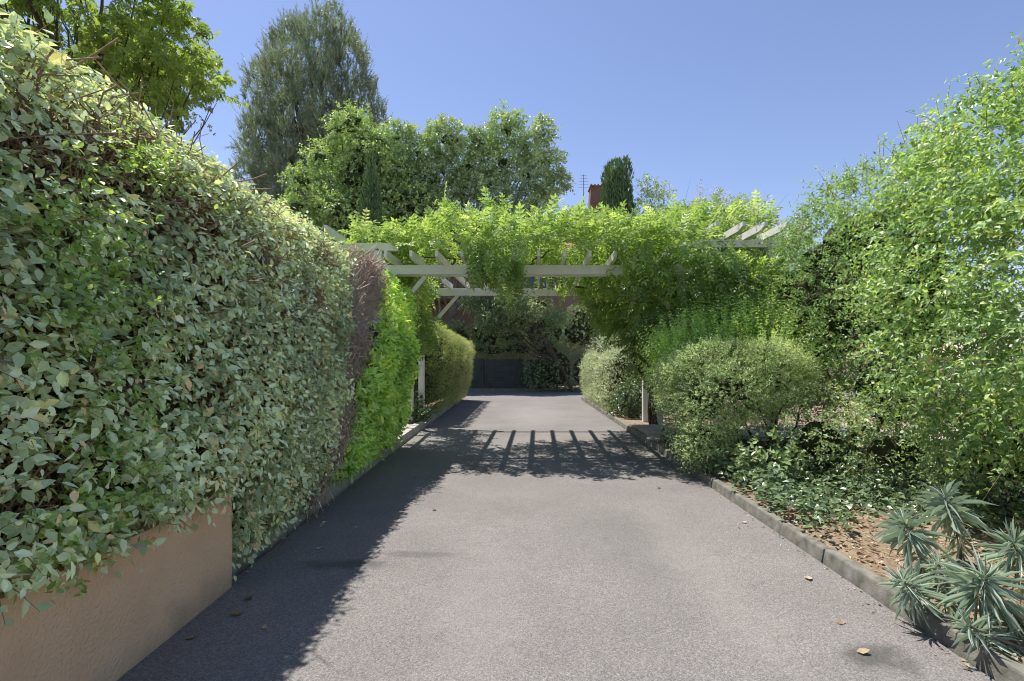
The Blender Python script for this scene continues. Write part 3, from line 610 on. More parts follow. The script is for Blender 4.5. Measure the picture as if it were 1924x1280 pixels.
# ------------------------------------------------------------------ generic shrub made of soft lobes
def shrub(name, loc, label, blobs, n, seed, mat, L, W, nl=5, length=(.15, .35), depth=.1, tint=.5, tm=T_DIA, parts=0, up=.35, rnd=.5, droop=.3, zmin=.1, cat='shrub', core=.28, tr=.2, bumps=.07, twig=.0028, nup=.55, nout=.5, keepf=None, group=None, stems=None, coremin=.1):
    rg = np.random.default_rng(seed); h = empty(name, loc, label, cat, group)
    P, N = sample_blobs(n, blobs, seed, zmin); P = P + N * (Noise(.5, seed + 1)(P) * bumps)[:, None]
    if keepf is not None:
        k = rg.uniform(size=len(P)) < keepf(P); P, N = P[k], N[k]
    s = grow(P, N, rg, depth, length, up, rnd, 0, droop); lv = Leaves()
    shoot_leaves(s, rg, nl, L, W, lv, tint, ang=.9, nup=nup, nout=nout, nr=.42, tn=Noise(.9, seed + 2), tr=tr)
    put_leaves(h, lv.cat(), tm, mat, parts); shoot_twigs('twigs', s, M['twig'], h, twig, .25, rg)
    if core: blob_core('added_shade_core', blobs, core, M['core'], h, coremin)  # added dark core, blocks light between the leaves
    if stems: link('stems', tubes_mesh('stems', stems, 5), M['bark'], h)
    return h

shrub('silver_bush', (2.9, 14.8, .1), 'rounded silvery bush rising behind the low clipped hedge on the right', [(2.75, 14.6, 1.5, .75, 1.1, .5), (3.6, 14.2, 1.5, .9, 1.1, .55)], 1900, 51, LEAF['cotone'], .035, .02, 4, (.1, .22))
shrub('ivy_bush', (2.45, 11.2, .1), 'small dark ivy bush beside the right pergola post', [(2.38, 11.3, .42, .28, .4, .38), (2.75, 11.3, .55, .3, .4, .45)], 900, 52, LEAF['ivy'], .055, .05, 3, (.06, .16), tm=T_IVY, core=.2)
shrub('ivy_bush', (-2.1, 10.3, .1), 'dark ivy growing round the foot of the left pergola post', [(-2.02, 10.15, .26, .24, .32, .2), (-2.3, 10.3, .4, .3, .4, .3)], 800, 53, LEAF['ivy'], .055, .05, 3, (.05, .14), tm=T_IVY, core=.15)

LEAF['mound'] = leaf_mat('mound_leaf', [(0, (.05, .085, .03)), (.4, (.14, .20, .085)), (.75, (.25, .32, .16)), (1, (.38, .40, .29))], .32, gain=2.33, warm=.2, cool=.15)
# front grey-green mounded shrub and the privet behind it
def stem_fan(base, tips, r0, seed):
    rr = np.random.default_rng(seed); L = []
    for tp in tips:
        p = curve_pts(np.array(base) + rr.normal(0, .05, 3) * [1, 1, 0], tp, rr.normal(0, .06, 3), 6, seed, .012); L.append((p, np.linspace(r0, r0 * .4, 6)))
    return L
st = stem_fan((3.0, 6.1, .05), [(2.3, 5.9, .8), (2.7, 5.75, .9), (3.1, 5.8, .95), (3.4, 6.0, 1.0), (2.5, 6.3, 1.1), (3.2, 6.4, 1.1), (2.0, 6.1, .7)], .022, 5)
shrub('mounded_shrub', (2.7, 6.2, .08), 'mounded grey-green shrub with bare stems beneath, leaning over the right kerb', [(2.55, 6.3, 1.13, .80, .6, .42), (3.0, 6.2, 1.16, .55, .55, .38), (2.22, 6.1, .85, .45, .45, .45), (2.15, 5.95, .5, .27, .3, .35), (2.5, 5.85, .95, .45, .3, .3)], 14500, 54, LEAF['mound'], .025, .015, 5, (.07, .2), .07, .5, tm=T_DIA, up=.35, droop=.25, core=.25, stems=st)
shrub('privet_shrub', (2.8, 7.1, .08), 'light green privet with upright new shoots behind the mounded grey-green shrub', [(2.75, 7.0, 1.35, .85, .4, .5), (3.3, 6.85, 1.4, .5, .4, .5), (2.3, 7.0, 1.15, .45, .35, .4)], 3200, 55, LEAF['privet'], .04, .02, 8, (.25, .6), .1, .55, up=1.3, rnd=.35, droop=.1, core=.25)

# the two big arching shrubs on the right
BB = [(3.72, 4.0, 1.65, .82, .7, 1.05), (3.78, 3.1, 1.95, .9, .85, 1.2), (3.8, 2.1, 1.8, .95, .9, 1.35), (3.9, 3.8, 2.7, .82, .85, .74), (3.95, 2.5, 2.6, .9, .9, .68), (3.9, 1.1, 2.0, .95, .8, 1.3), (3.75, 2.75, 1.2, .72, .7, .6), (3.85, 4.5, 2.35, .62, .55, .95), (3.85, 2.7, 2.95, .8, .9, .52), (3.6, 3.4, 2.7, .6, .6, .5), (4.9, 2.4, 1.7, .7, 1.6, 1.5), (4.9, 4.2, 1.9, .7, .9, 1.4)]
rgb = Noise(.8, 77)
def gapB(P): return np.clip(1.1 - 1.1 * np.clip(rgb(P) - .25, 0, 1), .68, 1)
st = stem_fan((3.7, 3.2, .05), [(3.4, 3.6, 1.0), (3.5, 2.7, 1.0), (3.9, 3.9, 1.3), (3.7, 3.2, 1.6), (3.6, 2.2, 1.1), (4.0, 2.6, 1.4)], .03, 8)
hb = shrub('arching_shrub', (3.7, 2.9, .08), 'tall light green arching shrub filling the right edge of the view', BB, 21000, 56, LEAF['abelia'], .052, .031, 6, (.18, .5), .15, .40, tm=T_MID, zmin=.5, parts=300, up=.35, rnd=.6, droop=.42, core=0, keepf=gapB, stems=st, nup=.6)
BA = [(4.3, 5.7, 2.0, .85, .8, 1.0), (4.15, 6.8, 2.0, .85, .8, 1.05), (4.4, 7.9, 1.9, .9, .9, 1.25), (4.15, 6.1, 2.82, .8, .9, .66), (4.5, 7.3, 2.75, .8, .9, .66), (4.0, 5.2, 2.85, .65, .6, .6), (4.6, 9.3, 2.0, .9, 1.0, 1.2), (3.9, 6.0, 2.2, .6, .5, .45), (4.6, 6.3, 1.0, .7, .9, .8), (3.95, 5.0, 2.3, .6, .6, .75)]
st = stem_fan((4.0, 5.9, .05), [(3.6, 5.6, .9), (3.8, 6.3, 1.2), (4.2, 5.6, 1.2), (4.4, 6.6, 1.3)], .03, 9)
ha = shrub('arching_shrub', (4.1, 6.6, .08), 'darker mid green tall shrub between the arching shrub and the right arbor', BA, 10500, 57, LEAF['abelia'], .042, .024, 6, (.16, .42), .1, .26, up=.4, rnd=.55, droop=.38, core=.4, stems=st)
for h, bl, n, seed in ((hb, BB, 120, 61), (ha, BA, 150, 62)):         # reddish upright tips along the top
    rg = np.random.default_rng(seed); P, N = sample_blobs(6000, bl, seed); k = np.where((N[:, 2] > .55) & (P[:, 2] > 2.75))[0][:n]; P, N = P[k], N[k]; n = len(k)
    s = dict(B=P - N * .05, D=norm(np.tile([[-.1, -.05, 1.]], (n, 1)) + rg.normal(size=(n, 3)) * .22), Ln=rg.uniform(.2, .5, n), g=rg.uniform(0, .12, n), N=N, dd=np.zeros(n)); lv = Leaves()
    shoot_leaves(s, rg, 9, .04, .022, lv, .7, tr=.22, taper=.6); d = lv.cat(); put_leaves(h, d, T_DIA, LEAF['abelia'], 0, 'tip_shoots'); shoot_twigs('tip_stems', s, M['twig'], h, .004)

# ------------------------------------------------------------------ wisteria over the pergola
rg = np.random.default_rng(13)
ws = empty('wisteria', (2.55, 9.6, .1), 'bright lime green wisteria covering the pergola and hanging down at its right', 'climber')
WB0 = [(-.2, 7.85, 3.28, 1.75, .85, .42), (-1.3, 7.9, 3.15, .75, .7, .32), (1.2, 7.9, 3.2, 1.2, 1.0, .42), (2.5, 7.9, 3.12, 1.1, 1.0, .42), (3.3, 8.1, 3.15, .8, .75, .42), (3.4, 8.9, 3.75, .9, .75, .25), (2.4, 8.6, 3.6, .8, .6, .25), (1.7, 9.4, 3.2, 1.1, 1.1, .38), (.4, 8.6, 3.25, 1.2, .7, .33),
      (2.55, 8.0, 2.35, .8, .75, .75), (2.2, 9.5, 2.45, .72, .75, .55), (3.2, 7.7, 2.3, .75, .6, .75), (2.55, 9.7, 1.75, .42, .5, .6), (1.75, 9.75, 2.5, .5, .45, .35), (2.8, 9.0, 1.9, .6, .7, .7), (-.3, 7.3, 2.86, .6, .3, .34), (.02, 7.3, 2.74, .3, .22, .28), (.1, 7.9, 3.4, .9, .6, .28), (.9, 8.3, 3.5, .6, .6, .2),
      (-1.86, 9.95, 2.2, .2, .36, .62), (-1.75, 9.3, 2.72, .28, .6, .22), (-2.15, 8.3, 3.1, .5, .6, .26), (-2.1, 7.8, 3.40, .38, .4, .13), (1.75, 7.45, 2.75, .45, .3, .32)]
WB = [(x, y, z - (.22 if z > 3 else 0), a, b, c * (.9 if z > 3 else 1)) for x, y, z, a, b, c in WB0]
P, N = sample_blobs(17000, WB, 81, 1.1); P = P + N * (Noise(.8, 8)(P) * .18)[:, None]; n = len(P)
dd = rg.exponential(.14, n).clip(0, .5); B = P - N * dd[:, None]
A = norm(N * .8 + rg.normal(size=(n, 3)) * .6 + UP * np.where(N[:, 2:] > .3, .25, -.35)); Nn = norm(UP * .8 + N * .5 + rg.normal(size=(n, 3)) * .35)
L = rg.uniform(.2, .40, n); T = .36 + .2 * np.clip(P[:, 2] - 2.6, -1, 1) + Noise(.55, 14)(P) * .22 + rg.normal(0, .17, n)
tip = B + A * L[:, None] - UP * (.15 * L)[:, None]; zl = np.minimum(tip[:, 2], B[:, 2]); xx, yy = tip[:, 0], tip[:, 1]
bad = (yy < 7.95) & (zl < 2.93) & (((xx > -2.05) & (xx < -.72)) | ((xx > .08) & (xx < 1.45)))       # the beam and the rafter tails stay clear here
bad |= (yy >= 7.95) & (yy < 10.4) & (zl < 2.83) & (xx > -1.6) & (xx < 1.2) & (rg.uniform(size=n) < .88)
bad |= (yy < 7.75) & (zl > 2.72) & (xx > 2.75) & (xx < 4.3)
bad |= (yy < 7.75) & (zl > 2.7) & (zl < 3.12) & (xx > -2.5) & (xx < -1.78)
g = ~bad; B, A, Nn, L, T, dd = B[g], A[g], Nn[g], L[g], T[g], dd[g]
lv = Leaves(); lv.add(B, A, Nn, L, L, T, (dd < .05).astype(float))
# free shoots that wave above the canopy
k = np.where((N[:, 2] > .6) & (P[:, 2] > 3.05))[0][:110]; s = dict(B=P[k], D=norm(N[k] + rg.normal(size=(len(k), 3)) * .7 + UP * .5), Ln=rg.uniform(.15, .45, len(k)), g=rg.uniform(.2, .7, len(k)), N=N[k], dd=np.zeros(len(k)))
shoot_leaves(s, rg, 5, .17, .17, lv, .85, pair=False, tr=.12, ang=.7)
put_leaves(ws, lv.cat(), T_PIN, LEAF['wisteria'], 300)
shoot_twigs('tendrils', s, M['twig'], ws, .004, seg=5)
tw = []
for k in range(3):
    t = np.linspace(0, 1, 22); p = np.stack([2.62 + .06 * np.cos(t * 9 + k * 2.1) - .1 * t, 9.9 + .06 * np.sin(t * 9 + k * 2.1), .05 + 2.85 * t], 1); tw.append((p, np.linspace(.04, .028, 22)))
for a, b, bd, r in (((2.5, 9.9, 2.9), (.9, 8.9, 2.93), (0, .2, -.12), .03), ((2.5, 9.9, 2.9), (-.9, 8.3, 2.95), (.1, .3, -.02), .024), ((2.4, 9.8, 2.88), (1.1, 9.7, 2.72), (0, 0, -.1), .03), ((.9, 8.9, 2.93), (-1.6, 7.8, 2.95), (0, .2, .03), .016), ((-1.0, 8.2, 2.95), (-1.85, 9.9, 2.7), (0, 0, .05), .015), ((2.4, 9.4, 1.0), (2.2, 9.6, 1.6), (-.12, 0, .0), .02), ((.2, 8.4, 2.9), (.5, 7.4, 2.95), (0, 0, 0), .014)):
    tw.append((curve_pts(a, b, bd, 12, int(r * 1e4), .02), np.linspace(r, r * .6, 12)))
link('stems', tubes_mesh('stems', tw, 6), M['bark'], ws)
# few pale flower clusters
P, N = sample_blobs(900, [(3.2, 7.6, 3.2, .7, .6, .4), (2.4, 7.6, 3.5, .8, .7, .3)], 84); k = np.where((N[:, 1] < -.2) & (N[:, 2] > .1))[0][:9]
q = np.repeat(P[k], 46, 0); off = rg.normal(size=(len(q), 3)) * [.03, .03, .06]; lv = Leaves(); lv.add(q + off, norm(off + [0, -.02, -.03]), rg.normal(size=(len(q), 3)), .026, .02, rg.uniform(0, 1, len(q)), 0.)
o = link('flowers', leaf_mesh('flowers', lv.cat(), T_DIA), LEAF['flower'], ws, 'stuff'); o['label'] = 'pale pink flower clusters'

# ------------------------------------------------------------------ right bed: ivy, litter, spurges
rg = np.random.default_rng(14)
def cover(n, f, seed):
    r = np.random.default_rng(seed); x = r.uniform(2.1, 5.2, n * 2); y = r.uniform(3.1, 9.0, n * 2); k = np.where(r.uniform(size=n * 2) < f(x, y))[0][:n]; return x[k], y[k]
nzc = Noise(.5, 17)
def fcov(x, y):
    e = np.clip((y - 3.75 - .25 * np.sin(x * 5)) / .45, 0, 1); e *= np.where((y > 7.8), 0, 1); return e * np.clip((x - 2.05) / .15, 0, 1) * (.6 + .4 * nzc(np.stack([x, y, 0 * x], 1)))
x, y = cover(15000, fcov, 5); n = len(x); hz = .09 + rg.uniform(0, 1, n) ** 1.5 * (.12 + .12 * np.clip(nzc(np.stack([x, y, 0 * x], 1)), 0, 1)) + .08 * np.exp(-((x - 2.3) / .2) ** 2)
lv = Leaves(); lv.add(np.stack([x, y, hz], 1), np.concatenate([rg.normal(size=(n, 2)), rg.uniform(-.5, .3, (n, 1))], 1), norm(np.array([-.2, -.35, 1.]) + rg.normal(size=(n, 3)) * .45), rg.uniform(.045, .075, n), rg.uniform(.04, .065, n), rg.normal(.5, .25, n), 0.)
o = link('ground_ivy', leaf_mesh('ground_ivy', lv.cat(), T_IVY), LEAF['ivy']); tag(o, 'dark glossy ivy carpeting the shaded bed behind the right kerb', 'ground cover', kind='stuff')
shrub('seedling_shrub', (2.75, 4.9, .1), 'small broad-leaved green sapling under the mounded shrub', [(2.62, 5.1, .36, .2, .2, .2), (2.45, 5.3, .3, .15, .15, .16)], 80, 58, LEAF['dark'], .075, .05, 3, (.1, .22), core=0, tm=T_OVAL)
shrub('undergrowth_shrub', (3.6, 5.0, .1), 'shaded sparse undergrowth shrub with small dark leaves behind the ivy', [(3.7, 5.0, .5, .6, .4, .45), (4.4, 4.6, .5, .6, .6, .5), (3.3, 5.6, .5, .5, .4, .5)], 1500, 59, LEAF['dark'], .045, .025, 5, (.15, .35), core=.3)
# dry litter on the soil and along the kerbs
def litter(name, label, x, y, z, seed, s=(.02, .05)):
    r = np.random.default_rng(seed); n = len(x); lv = Leaves(); l = r.uniform(*s, n)
    lv.add(np.stack([x, y, z + r.uniform(.003, .012, n)], 1), np.concatenate([r.normal(size=(n, 2)), r.normal(0, .12, (n, 1))], 1), norm(np.array([0, 0, 1.]) + r.normal(size=(n, 3)) * .3), l, l * r.uniform(.3, .6, n), r.uniform(0, 1, n), 0.)
    o = link(name, leaf_mesh(name, lv.cat(), T_OVAL), M['dry']); tag(o, label, 'leaf litter', kind='stuff')
n = 2800; x = rg.uniform(2.17, 4.2, n); y = rg.uniform(1.6, 4.6, n); litter('leaf_litter', 'dry tan leaf litter on the bare soil behind the right kerb', x, y, np.full(n, .085), 3)
n = 420; y = rg.uniform(2, 16, n); litter('leaf_litter', 'dry crumbs of leaf litter along the foot of the right kerb', 2.05 - rg.exponential(.05, n), y, np.zeros(n), 4, (.01, .03))
n = 330; y = rg.uniform(3.2, 16, n); litter('leaf_litter', 'dry crumbs of leaf litter along the foot of the left kerb', -1.82 + rg.exponential(.06, n), y, np.zeros(n), 6, (.01, .03))
# single fallen leaves one can count on the drive
v, f = tmpl_oval(.34, .26, .35, .7, .10, -.12)
FM = []
for k in range(6):
    vv = v.copy(); vv[:, 2] += .12 * (k % 3) * (vv[:, 1] - .5) ** 2 + .05; me = mesh_np('fallen_leaf', vv, f, np.full(len(v), (k + .5) / 6)); me.materials.append(M['dry']); FM.append(me)
spots = [(-1.56, 2.98, 0.060, 'dry tan leaf on the asphalt close to the far end of the beige wall'), (-1.50, 2.80, 0.068, 'largest dry tan leaf at the foot of the beige wall'), (-1.60, 2.56, 0.056, 'dry tan leaf touching the foot of the beige wall, nearest the camera there'),
         (-1.30, 2.62, 0.040, 'small dry leaf in the shade out from the beige wall'), (-1.45, 3.75, 0.048, 'dry leaf in the shade beside the start of the left kerb'), (-1.33, 4.2, 0.040, 'small dry leaf in the dappled light near the hedge foot'),
         (-.77, 4.63, 0.048, 'lone tan leaf on the sunny asphalt just beyond the hedge shadow'), (-1.2, 5.9, 0.048, 'dry leaf in the hedge shade beside the laurel'), (1.72, 2.72, 0.064, 'pale dry leaf on the asphalt below the leaning spurge'),
         (1.60, 2.42, 0.060, 'curled tan leaf on the sunny asphalt nearest the lower right corner'), (1.84, 3.25, 0.068, 'long pale dry leaf against the right kerb beside the litter'), (1.88, 4.3, 0.048, 'dry leaf at the right kerb where the ivy begins'),
         (1.5, 5.4, 0.048, 'dry leaf on the asphalt in front of the mounded shrub'), (.9, 6.5, 0.048, 'dry leaf at the near edge of the pergola shadow')]
for k, (x, y, l, lab) in enumerate(spots):
    o = bpy.data.objects.new('fallen_leaf', FM[k % 6]); C.objects.link(o); o.location = (x, y, .004); o.scale = (l, l, l); o.rotation_euler = (rg.normal(0, .1), rg.normal(0, .1), rg.uniform(0, 6.28))
    o['label'] = lab; o['category'] = 'fallen leaf'; o['group'] = 'fallen leaves on the drive'

def spurge(base, head, r, nleaf, label, seed):
    rg = np.random.default_rng(seed); h = empty('spurge_plant', (*base, .08), label, 'plant', 'blue-grey spurges by the right kerb')
    b = np.array([*base, .07]); hd = np.array(head, float); p = curve_pts(b, hd, ((b[0] - hd[0]) * .25, 0, -.03), 9, seed); link('stem', tubes_mesh('stem', [(p, np.linspace(.011, .007, 9))], 6), M['palebark'], h)
    ax = norm((p[-1] - p[-3]) + np.array([rg.normal(0, .03), rg.normal(0, .03), .05])); a1 = norm(np.cross(ax, [.2, .9, .1])); a2 = np.cross(ax, a1); lv = Leaves()
    n = nleaf; t = np.arange(n) / n; ph = np.arange(n) * 2.39996; th = .25 + 1.75 * t ** .9 + rg.normal(0, .16, n)
    lat = np.cos(ph)[:, None] * a1 + np.sin(ph)[:, None] * a2; A = norm(ax * np.cos(th)[:, None] + lat * np.sin(th)[:, None])
    pos = hd - ax * (.13 * t)[:, None] + ax * .02; l = r * (.5 + .5 * np.minimum(1, t * 2.2)) * rg.uniform(.65, 1.15, n); A = norm(A + rg.normal(size=(n, 3)) * .13)
    lv.add(pos, A, norm(ax * 1. - lat * .2 + rg.normal(size=(n, 3)) * .25), l, l * .06, np.clip(.5 + rg.normal(0, .16, n), 0, .9), 1.)
    n2 = nleaf // 2; t = rg.uniform(.25, .9, n2); q = p[np.clip((t * 8).astype(int), 0, 7)]; ph = rg.uniform(0, 6.28, n2); lat = np.stack([np.cos(ph), np.sin(ph), rg.uniform(-1.1, -.1, n2)], 1)
    l = r * rg.uniform(.5, .85, n2); yel = rg.uniform(size=n2) < .3
    lv.add(q, norm(lat), norm(np.array([0, 0, 1.]) + rg.normal(size=(n2, 3)) * .4), l, l * .06, np.where(yel, 1., .4), 1.)
    put_leaves(h, lv.cat(), T_LONG, LEAF['spurge'], 299, name='small_leaves', bend=(-.15, .75))
spurge((2.42, 3.05), (2.28, 3.02, .42), 0.171, 76, 'blue-grey spurge rosette standing on the leaf litter, farthest left behind the kerb', 1)
spurge((2.3, 2.62), (1.98, 2.62, .24), 0.153, 69, 'blue-grey spurge rosette leaning out over the right kerb', 2)
spurge((2.4, 2.4), (2.20, 2.42, .34), 0.198, 93, 'largest blue-grey spurge rosette near the lower right corner', 3)
spurge((2.32, 2.3), (2.06, 2.33, .17), 0.135, 54, 'low blue-grey spurge rosette drooping below the largest one onto the kerb', 4)
spurge((2.75, 2.7), (2.58, 2.66, .42), 0.180, 72, 'blue-grey spurge rosette half hidden at the right edge under the arching shrub', 5)
spurge((2.85, 3.3), (2.72, 3.26, .50), 0.180, 72, 'blue-grey spurge rosette tucked under the arching shrub behind the others', 6)
spurge((2.55, 2.25), (2.42, 2.2, .28), 0.171, 72, 'blue-grey spurge rosette cut by the right edge beside the largest one', 7)
spurge((2.35, 2.75), (2.3, 2.8, .26), 0.135, 54, 'small blue-grey spurge rosette between the two left ones', 8)

# ------------------------------------------------------------------ trees
def limbs(base, top, crown_pts, r0, seed, mid=.45):
    """a tapered trunk with curved limbs reaching to the given points"""
    rr = np.random.default_rng(seed); base = np.array(base, float); top = np.array(top, float); L = []
    tr = curve_pts(base, top, rr.normal(0, .15, 3) * [1, 1, 0], 9, seed, .03); L.append((tr, np.linspace(r0, r0 * .35, 9)))
    for c in crown_pts:
        t = np.clip(mid + rr.uniform(-.2, .45), .15, .97); i = int(t * 8); a = tr[i]; dd = np.linalg.norm(c - a)
        L.append((curve_pts(a, c, np.array([0, 0, -.08 * dd]) + rr.normal(0, .06 * dd, 3), 7, seed + i, .02 * dd / 2), np.linspace(r0 * .33, r0 * .06, 7)))
        for _ in range(2):
            j = rr.integers(2, 5); p0 = L[-1][0][j] if len(L[-1][0]) == 7 else L[-2][0][j]; q = c + rr.normal(0, min(.45, .15 * dd), 3)
            L.append((curve_pts(p0, q, rr.normal(0, .04 * dd, 3), 5, seed, .01), np.linspace(r0 * .12, r0 * .03, 5)))
    return L

def leafy_tree(name, loc, label, base, top, clumps, nleaf, L, W, mat, seed, r0, bark, tint=.5, tm=T_DIA, parts=0, cat='tree', length=(.2, .5), core=0):
    rg = np.random.default_rng(seed); h = empty(name, loc, label, cat); cl = np.array(clumps)
    link('trunk', tubes_mesh('trunk', limbs(base, top, cl[:, :3], r0, seed), 7), bark, h)
    if core: blob_core('added_shade_core', [tuple(c) for c in cl], core, M['conifercore'], h)  # added dark lumps in place of shade inside the crown
    P, N = sample_blobs(nleaf, [tuple(c) for c in cl], seed); dd = rg.uniform(0, 1, len(P)) ** 2; 
    i = np.argmin(((P[:, None] - cl[None, :, :3]) ** 2).sum(2), 1); P = cl[i, :3] + (P - cl[i, :3]) * (1 - .75 * dd)[:, None] + rg.normal(size=P.shape) * .06
    s = dict(B=P, D=norm(N + UP * .35 + rg.normal(size=P.shape) * .6), Ln=rg.uniform(*length, len(P)), g=rg.uniform(.1, .4, len(P)), N=N, dd=dd * .3); lv = Leaves()
    shoot_leaves(s, rg, 6, L, W, lv, tint, pair=False, ang=.9, nup=.9, nout=.4, nr=.5, tn=Noise(1.3, seed), tr=.2)
    put_leaves(h, lv.cat(), tm, mat, parts, 'crown'); shoot_twigs('twigs', s, bark, h, .006, .35, rg)
    return h

def clump_cloud(n, c, r, size, seed, fill=.55, flat=.75):
    rr = np.random.default_rng(seed); u = norm(rr.normal(size=(n, 3))) * rr.uniform(fill, 1, (n, 1)); p = np.array(c) + u * np.array(r); sz = rr.uniform(*size, n)
    return np.concatenate([p, np.stack([sz, sz, sz * flat], 1)], 1)

c1 = np.concatenate([clump_cloud(85, (-7.1, 22, 7.7), (2.4, 2.0, 3.9), (.4, .75), 1, .5), clump_cloud(14, (-6.8, 22, 7.2), (1.5, 1.4, 2.4), (.6, .9), 2, .1), clump_cloud(30, (-4.9, 22.3, 7.8), (1.3, 1.3, 2.4), (.4, .75), 3, .3)])
leafy_tree('leafy_tree', (-7, 22, 0), 'bright green leafy tree in front of the tall pine', (-7, 22.2, 0), (-7.2, 22, 9.5), c1, 17000, .17, .10, LEAF['tree'], 91, .2, M['bark'], .55, core=.3)
c2 = np.array([(-4.3, 22.5, 10.3, .75, .8, .6), (-3.0, 22.5, 10.9, .9, .9, .7), (-2.2, 22.8, 9.8, .9, .9, .6), (-3.8, 22.6, 9.2, .9, .9, .7), (-1.4, 22.4, 8.9, .8, .8, .6), (-.5, 22.4, 11.3, .75, .8, .8), (.3, 22.5, 10.6, .7, .8, .6), (1.1, 22.6, 11.4, .45, .5, .45), (1.3, 22.5, 9.9, .7, .7, .5), (1.6, 22.7, 9.2, .6, .6, .5), (.4, 22.4, 9.3, .8, .8, .6), (-.6, 22.6, 9.9, .8, .8, .7), (-.9, 22.5, 8.2, .9, .8, .5), (1.0, 22.5, 8.4, .7, .7, .4), (-4.6, 22.5, 8.1, .9, .9, .7), (-3.2, 22.4, 8.0, .8, .8, .5), (-4.9, 22.7, 9.5, .7, .7, .6), (-2.6, 22.5, 8.7, .6, .6, .5), (-5.0, 22.5, 7.0, .9, .9, .6), (-3.6, 22.5, 10.3, .7, .7, .5), (-1.6, 22.6, 10.8, .6, .6, .5), (.0, 22.5, 7.6, .8, .8, .4), (-4.6, 22.3, 10.6, .7, .7, .6), (-5.3, 22.3, 10.9, .7, .7, .6), (-4.1, 22.4, 9.0, .7, .7, .6), (-5.6, 22.4, 9.9, .7, .7, .7), (-3.4, 22.4, 11.2, .5, .5, .4)])
leafy_tree('leafy_tree', (-2.4, 22.6, 0), 'open branched dark green tree with sky gaps above the wisteria', (-2.9, 22.8, 0), (-2.0, 22.6, 8.0), c2, 8500, .17, .10, LEAF['oak'], 92, .17, M['palebark'], .5, core=.52)
c3 = clump_cloud(24, (-7.4, 8.8, 7.4), (1.7, 1.7, 1.7), (.38, .6), 5, .6)
c3 = np.concatenate([c3, [(-5.75, 8.2, 6.0, .4, .45, .25), (-5.7, 8.2, 6.75, .42, .5, .3), (-5.15, 8.2, 5.85, .22, .3, .14), (-6.0, 8.1, 7.2, .45, .5, .3), (-6.3, 8.2, 6.2, .5, .5, .35), (-5.75, 8.2, 5.55, .38, .4, .18)]])
leafy_tree('chestnut_tree', (-7.3, 9, 0), 'bright green tree with drooping hand-shaped leaves above the hedge at top left', (-7.3, 9, 0), (-7.1, 8.7, 7), c3, 1300, .18, .15, LEAF['chestnut'], 93, .16, M['bark'], .5, T_PALM, 300, length=(.2, .45))
c4 = np.array([(4.05, 16, 6.7, .22, .3, .2), (4.3, 16, 6.45, .25, .3, .18), (4.55, 16, 6.6, .18, .2, .14), (3.9, 16, 6.2, .2, .3, .2), (4.5, 16, 6.1, .2, .2, .16), (4.9, 16, 5.9, .3, .3, .2), (5.3, 16, 5.9, .3, .3, .2), (4.2, 16, 5.7, .3, .3, .25), (5.9, 16, 5.9, .3, .3, .2), (6.6, 16, 6.0, .25, .3, .3), (7.2, 16.2, 6.1, .3, .3, .35), (7.8, 16.2, 6.0, .35, .3, .3)])
leafy_tree('small_tree', (4.6, 16.2, 0), 'thin small tree with loose leaf tufts right of the stout cypress', (4.6, 16.2, 0), (4.4, 16, 5.2), c4, 700, .10, .05, LEAF['oak'], 94, .06, M['bark'], .5, length=(.1, .3))
c5 = np.concatenate([clump_cloud(16, (.0, 20.0, 3.3), (1.9, .7, .9), (.3, .5), 7, .3), [(-1.2, 20.2, 2.7, .4, .4, .35), (-.6, 20.2, 3.6, .5, .4, .4), (1.5, 20, 2.9, .4, .4, .3), (1.0, 20, 2.3, .3, .3, .2)]])
leafy_tree('leaning_tree', (2.1, 19.6, 0), 'leaning thin-branched tree in shade behind the drive end, right of the fence', (2.15, 20.0, 0), (.6, 20.0, 3.4), c5, 6500, .085, .05, LEAF['dark'], 95, .08, M['bark'], .5, length=(.1, .3))

shrub('fence_ivy', (-.5, 21.1, 1.2), 'dense shaded ivy hanging over the top of the dark board fence', [(-1.1, 21.3, 1.65, .75, .35, .35), (0, 21.3, 1.7, .75, .35, .38), (-2.2, 21.3, 1.7, .7, .35, .4)], 1500, 63, LEAF['dark'], .07, .045, 3, (.1, .25), cat='climber', zmin=1.1, coremin=1.25, core=.2)
shrub('dark_bush', (1.3, 20.4, .05), 'dark green bush right of the board fence at the end of the drive', [(.9, 20.5, .8, .65, .4, .8), (1.7, 20.4, .9, .7, .45, .9), (2.6, 20.5, .8, .7, .4, .8), (1.2, 20.7, 1.6, .7, .4, .5)], 2100, 64, LEAF['dark'], .06, .035, 4, (.12, .3), zmin=.03)
shrub('back_bush', (-3.5, 21.8, .05), 'dark bush behind the clipped hedge and left of the board fence', [(-2.6, 22.0, 2.0, .8, .5, .9), (-4.0, 22.0, 2.0, 1.2, .5, 1.2), (-1.4, 22.2, 2.3, .8, .4, .8), (-.2, 22.3, 2.2, .8, .4, .6), (1.2, 22.6, 2.4, 1.0, .5, .9), (2.8, 22.6, 2.6, 1.0, .5, 1.0), (.6, 22.4, 3.6, .9, .4, .6), (-.8, 22.4, 3.4, .8, .4, .5)], 4600, 65, LEAF['dark'], .08, .045, 4, (.12, .3), zmin=.05)

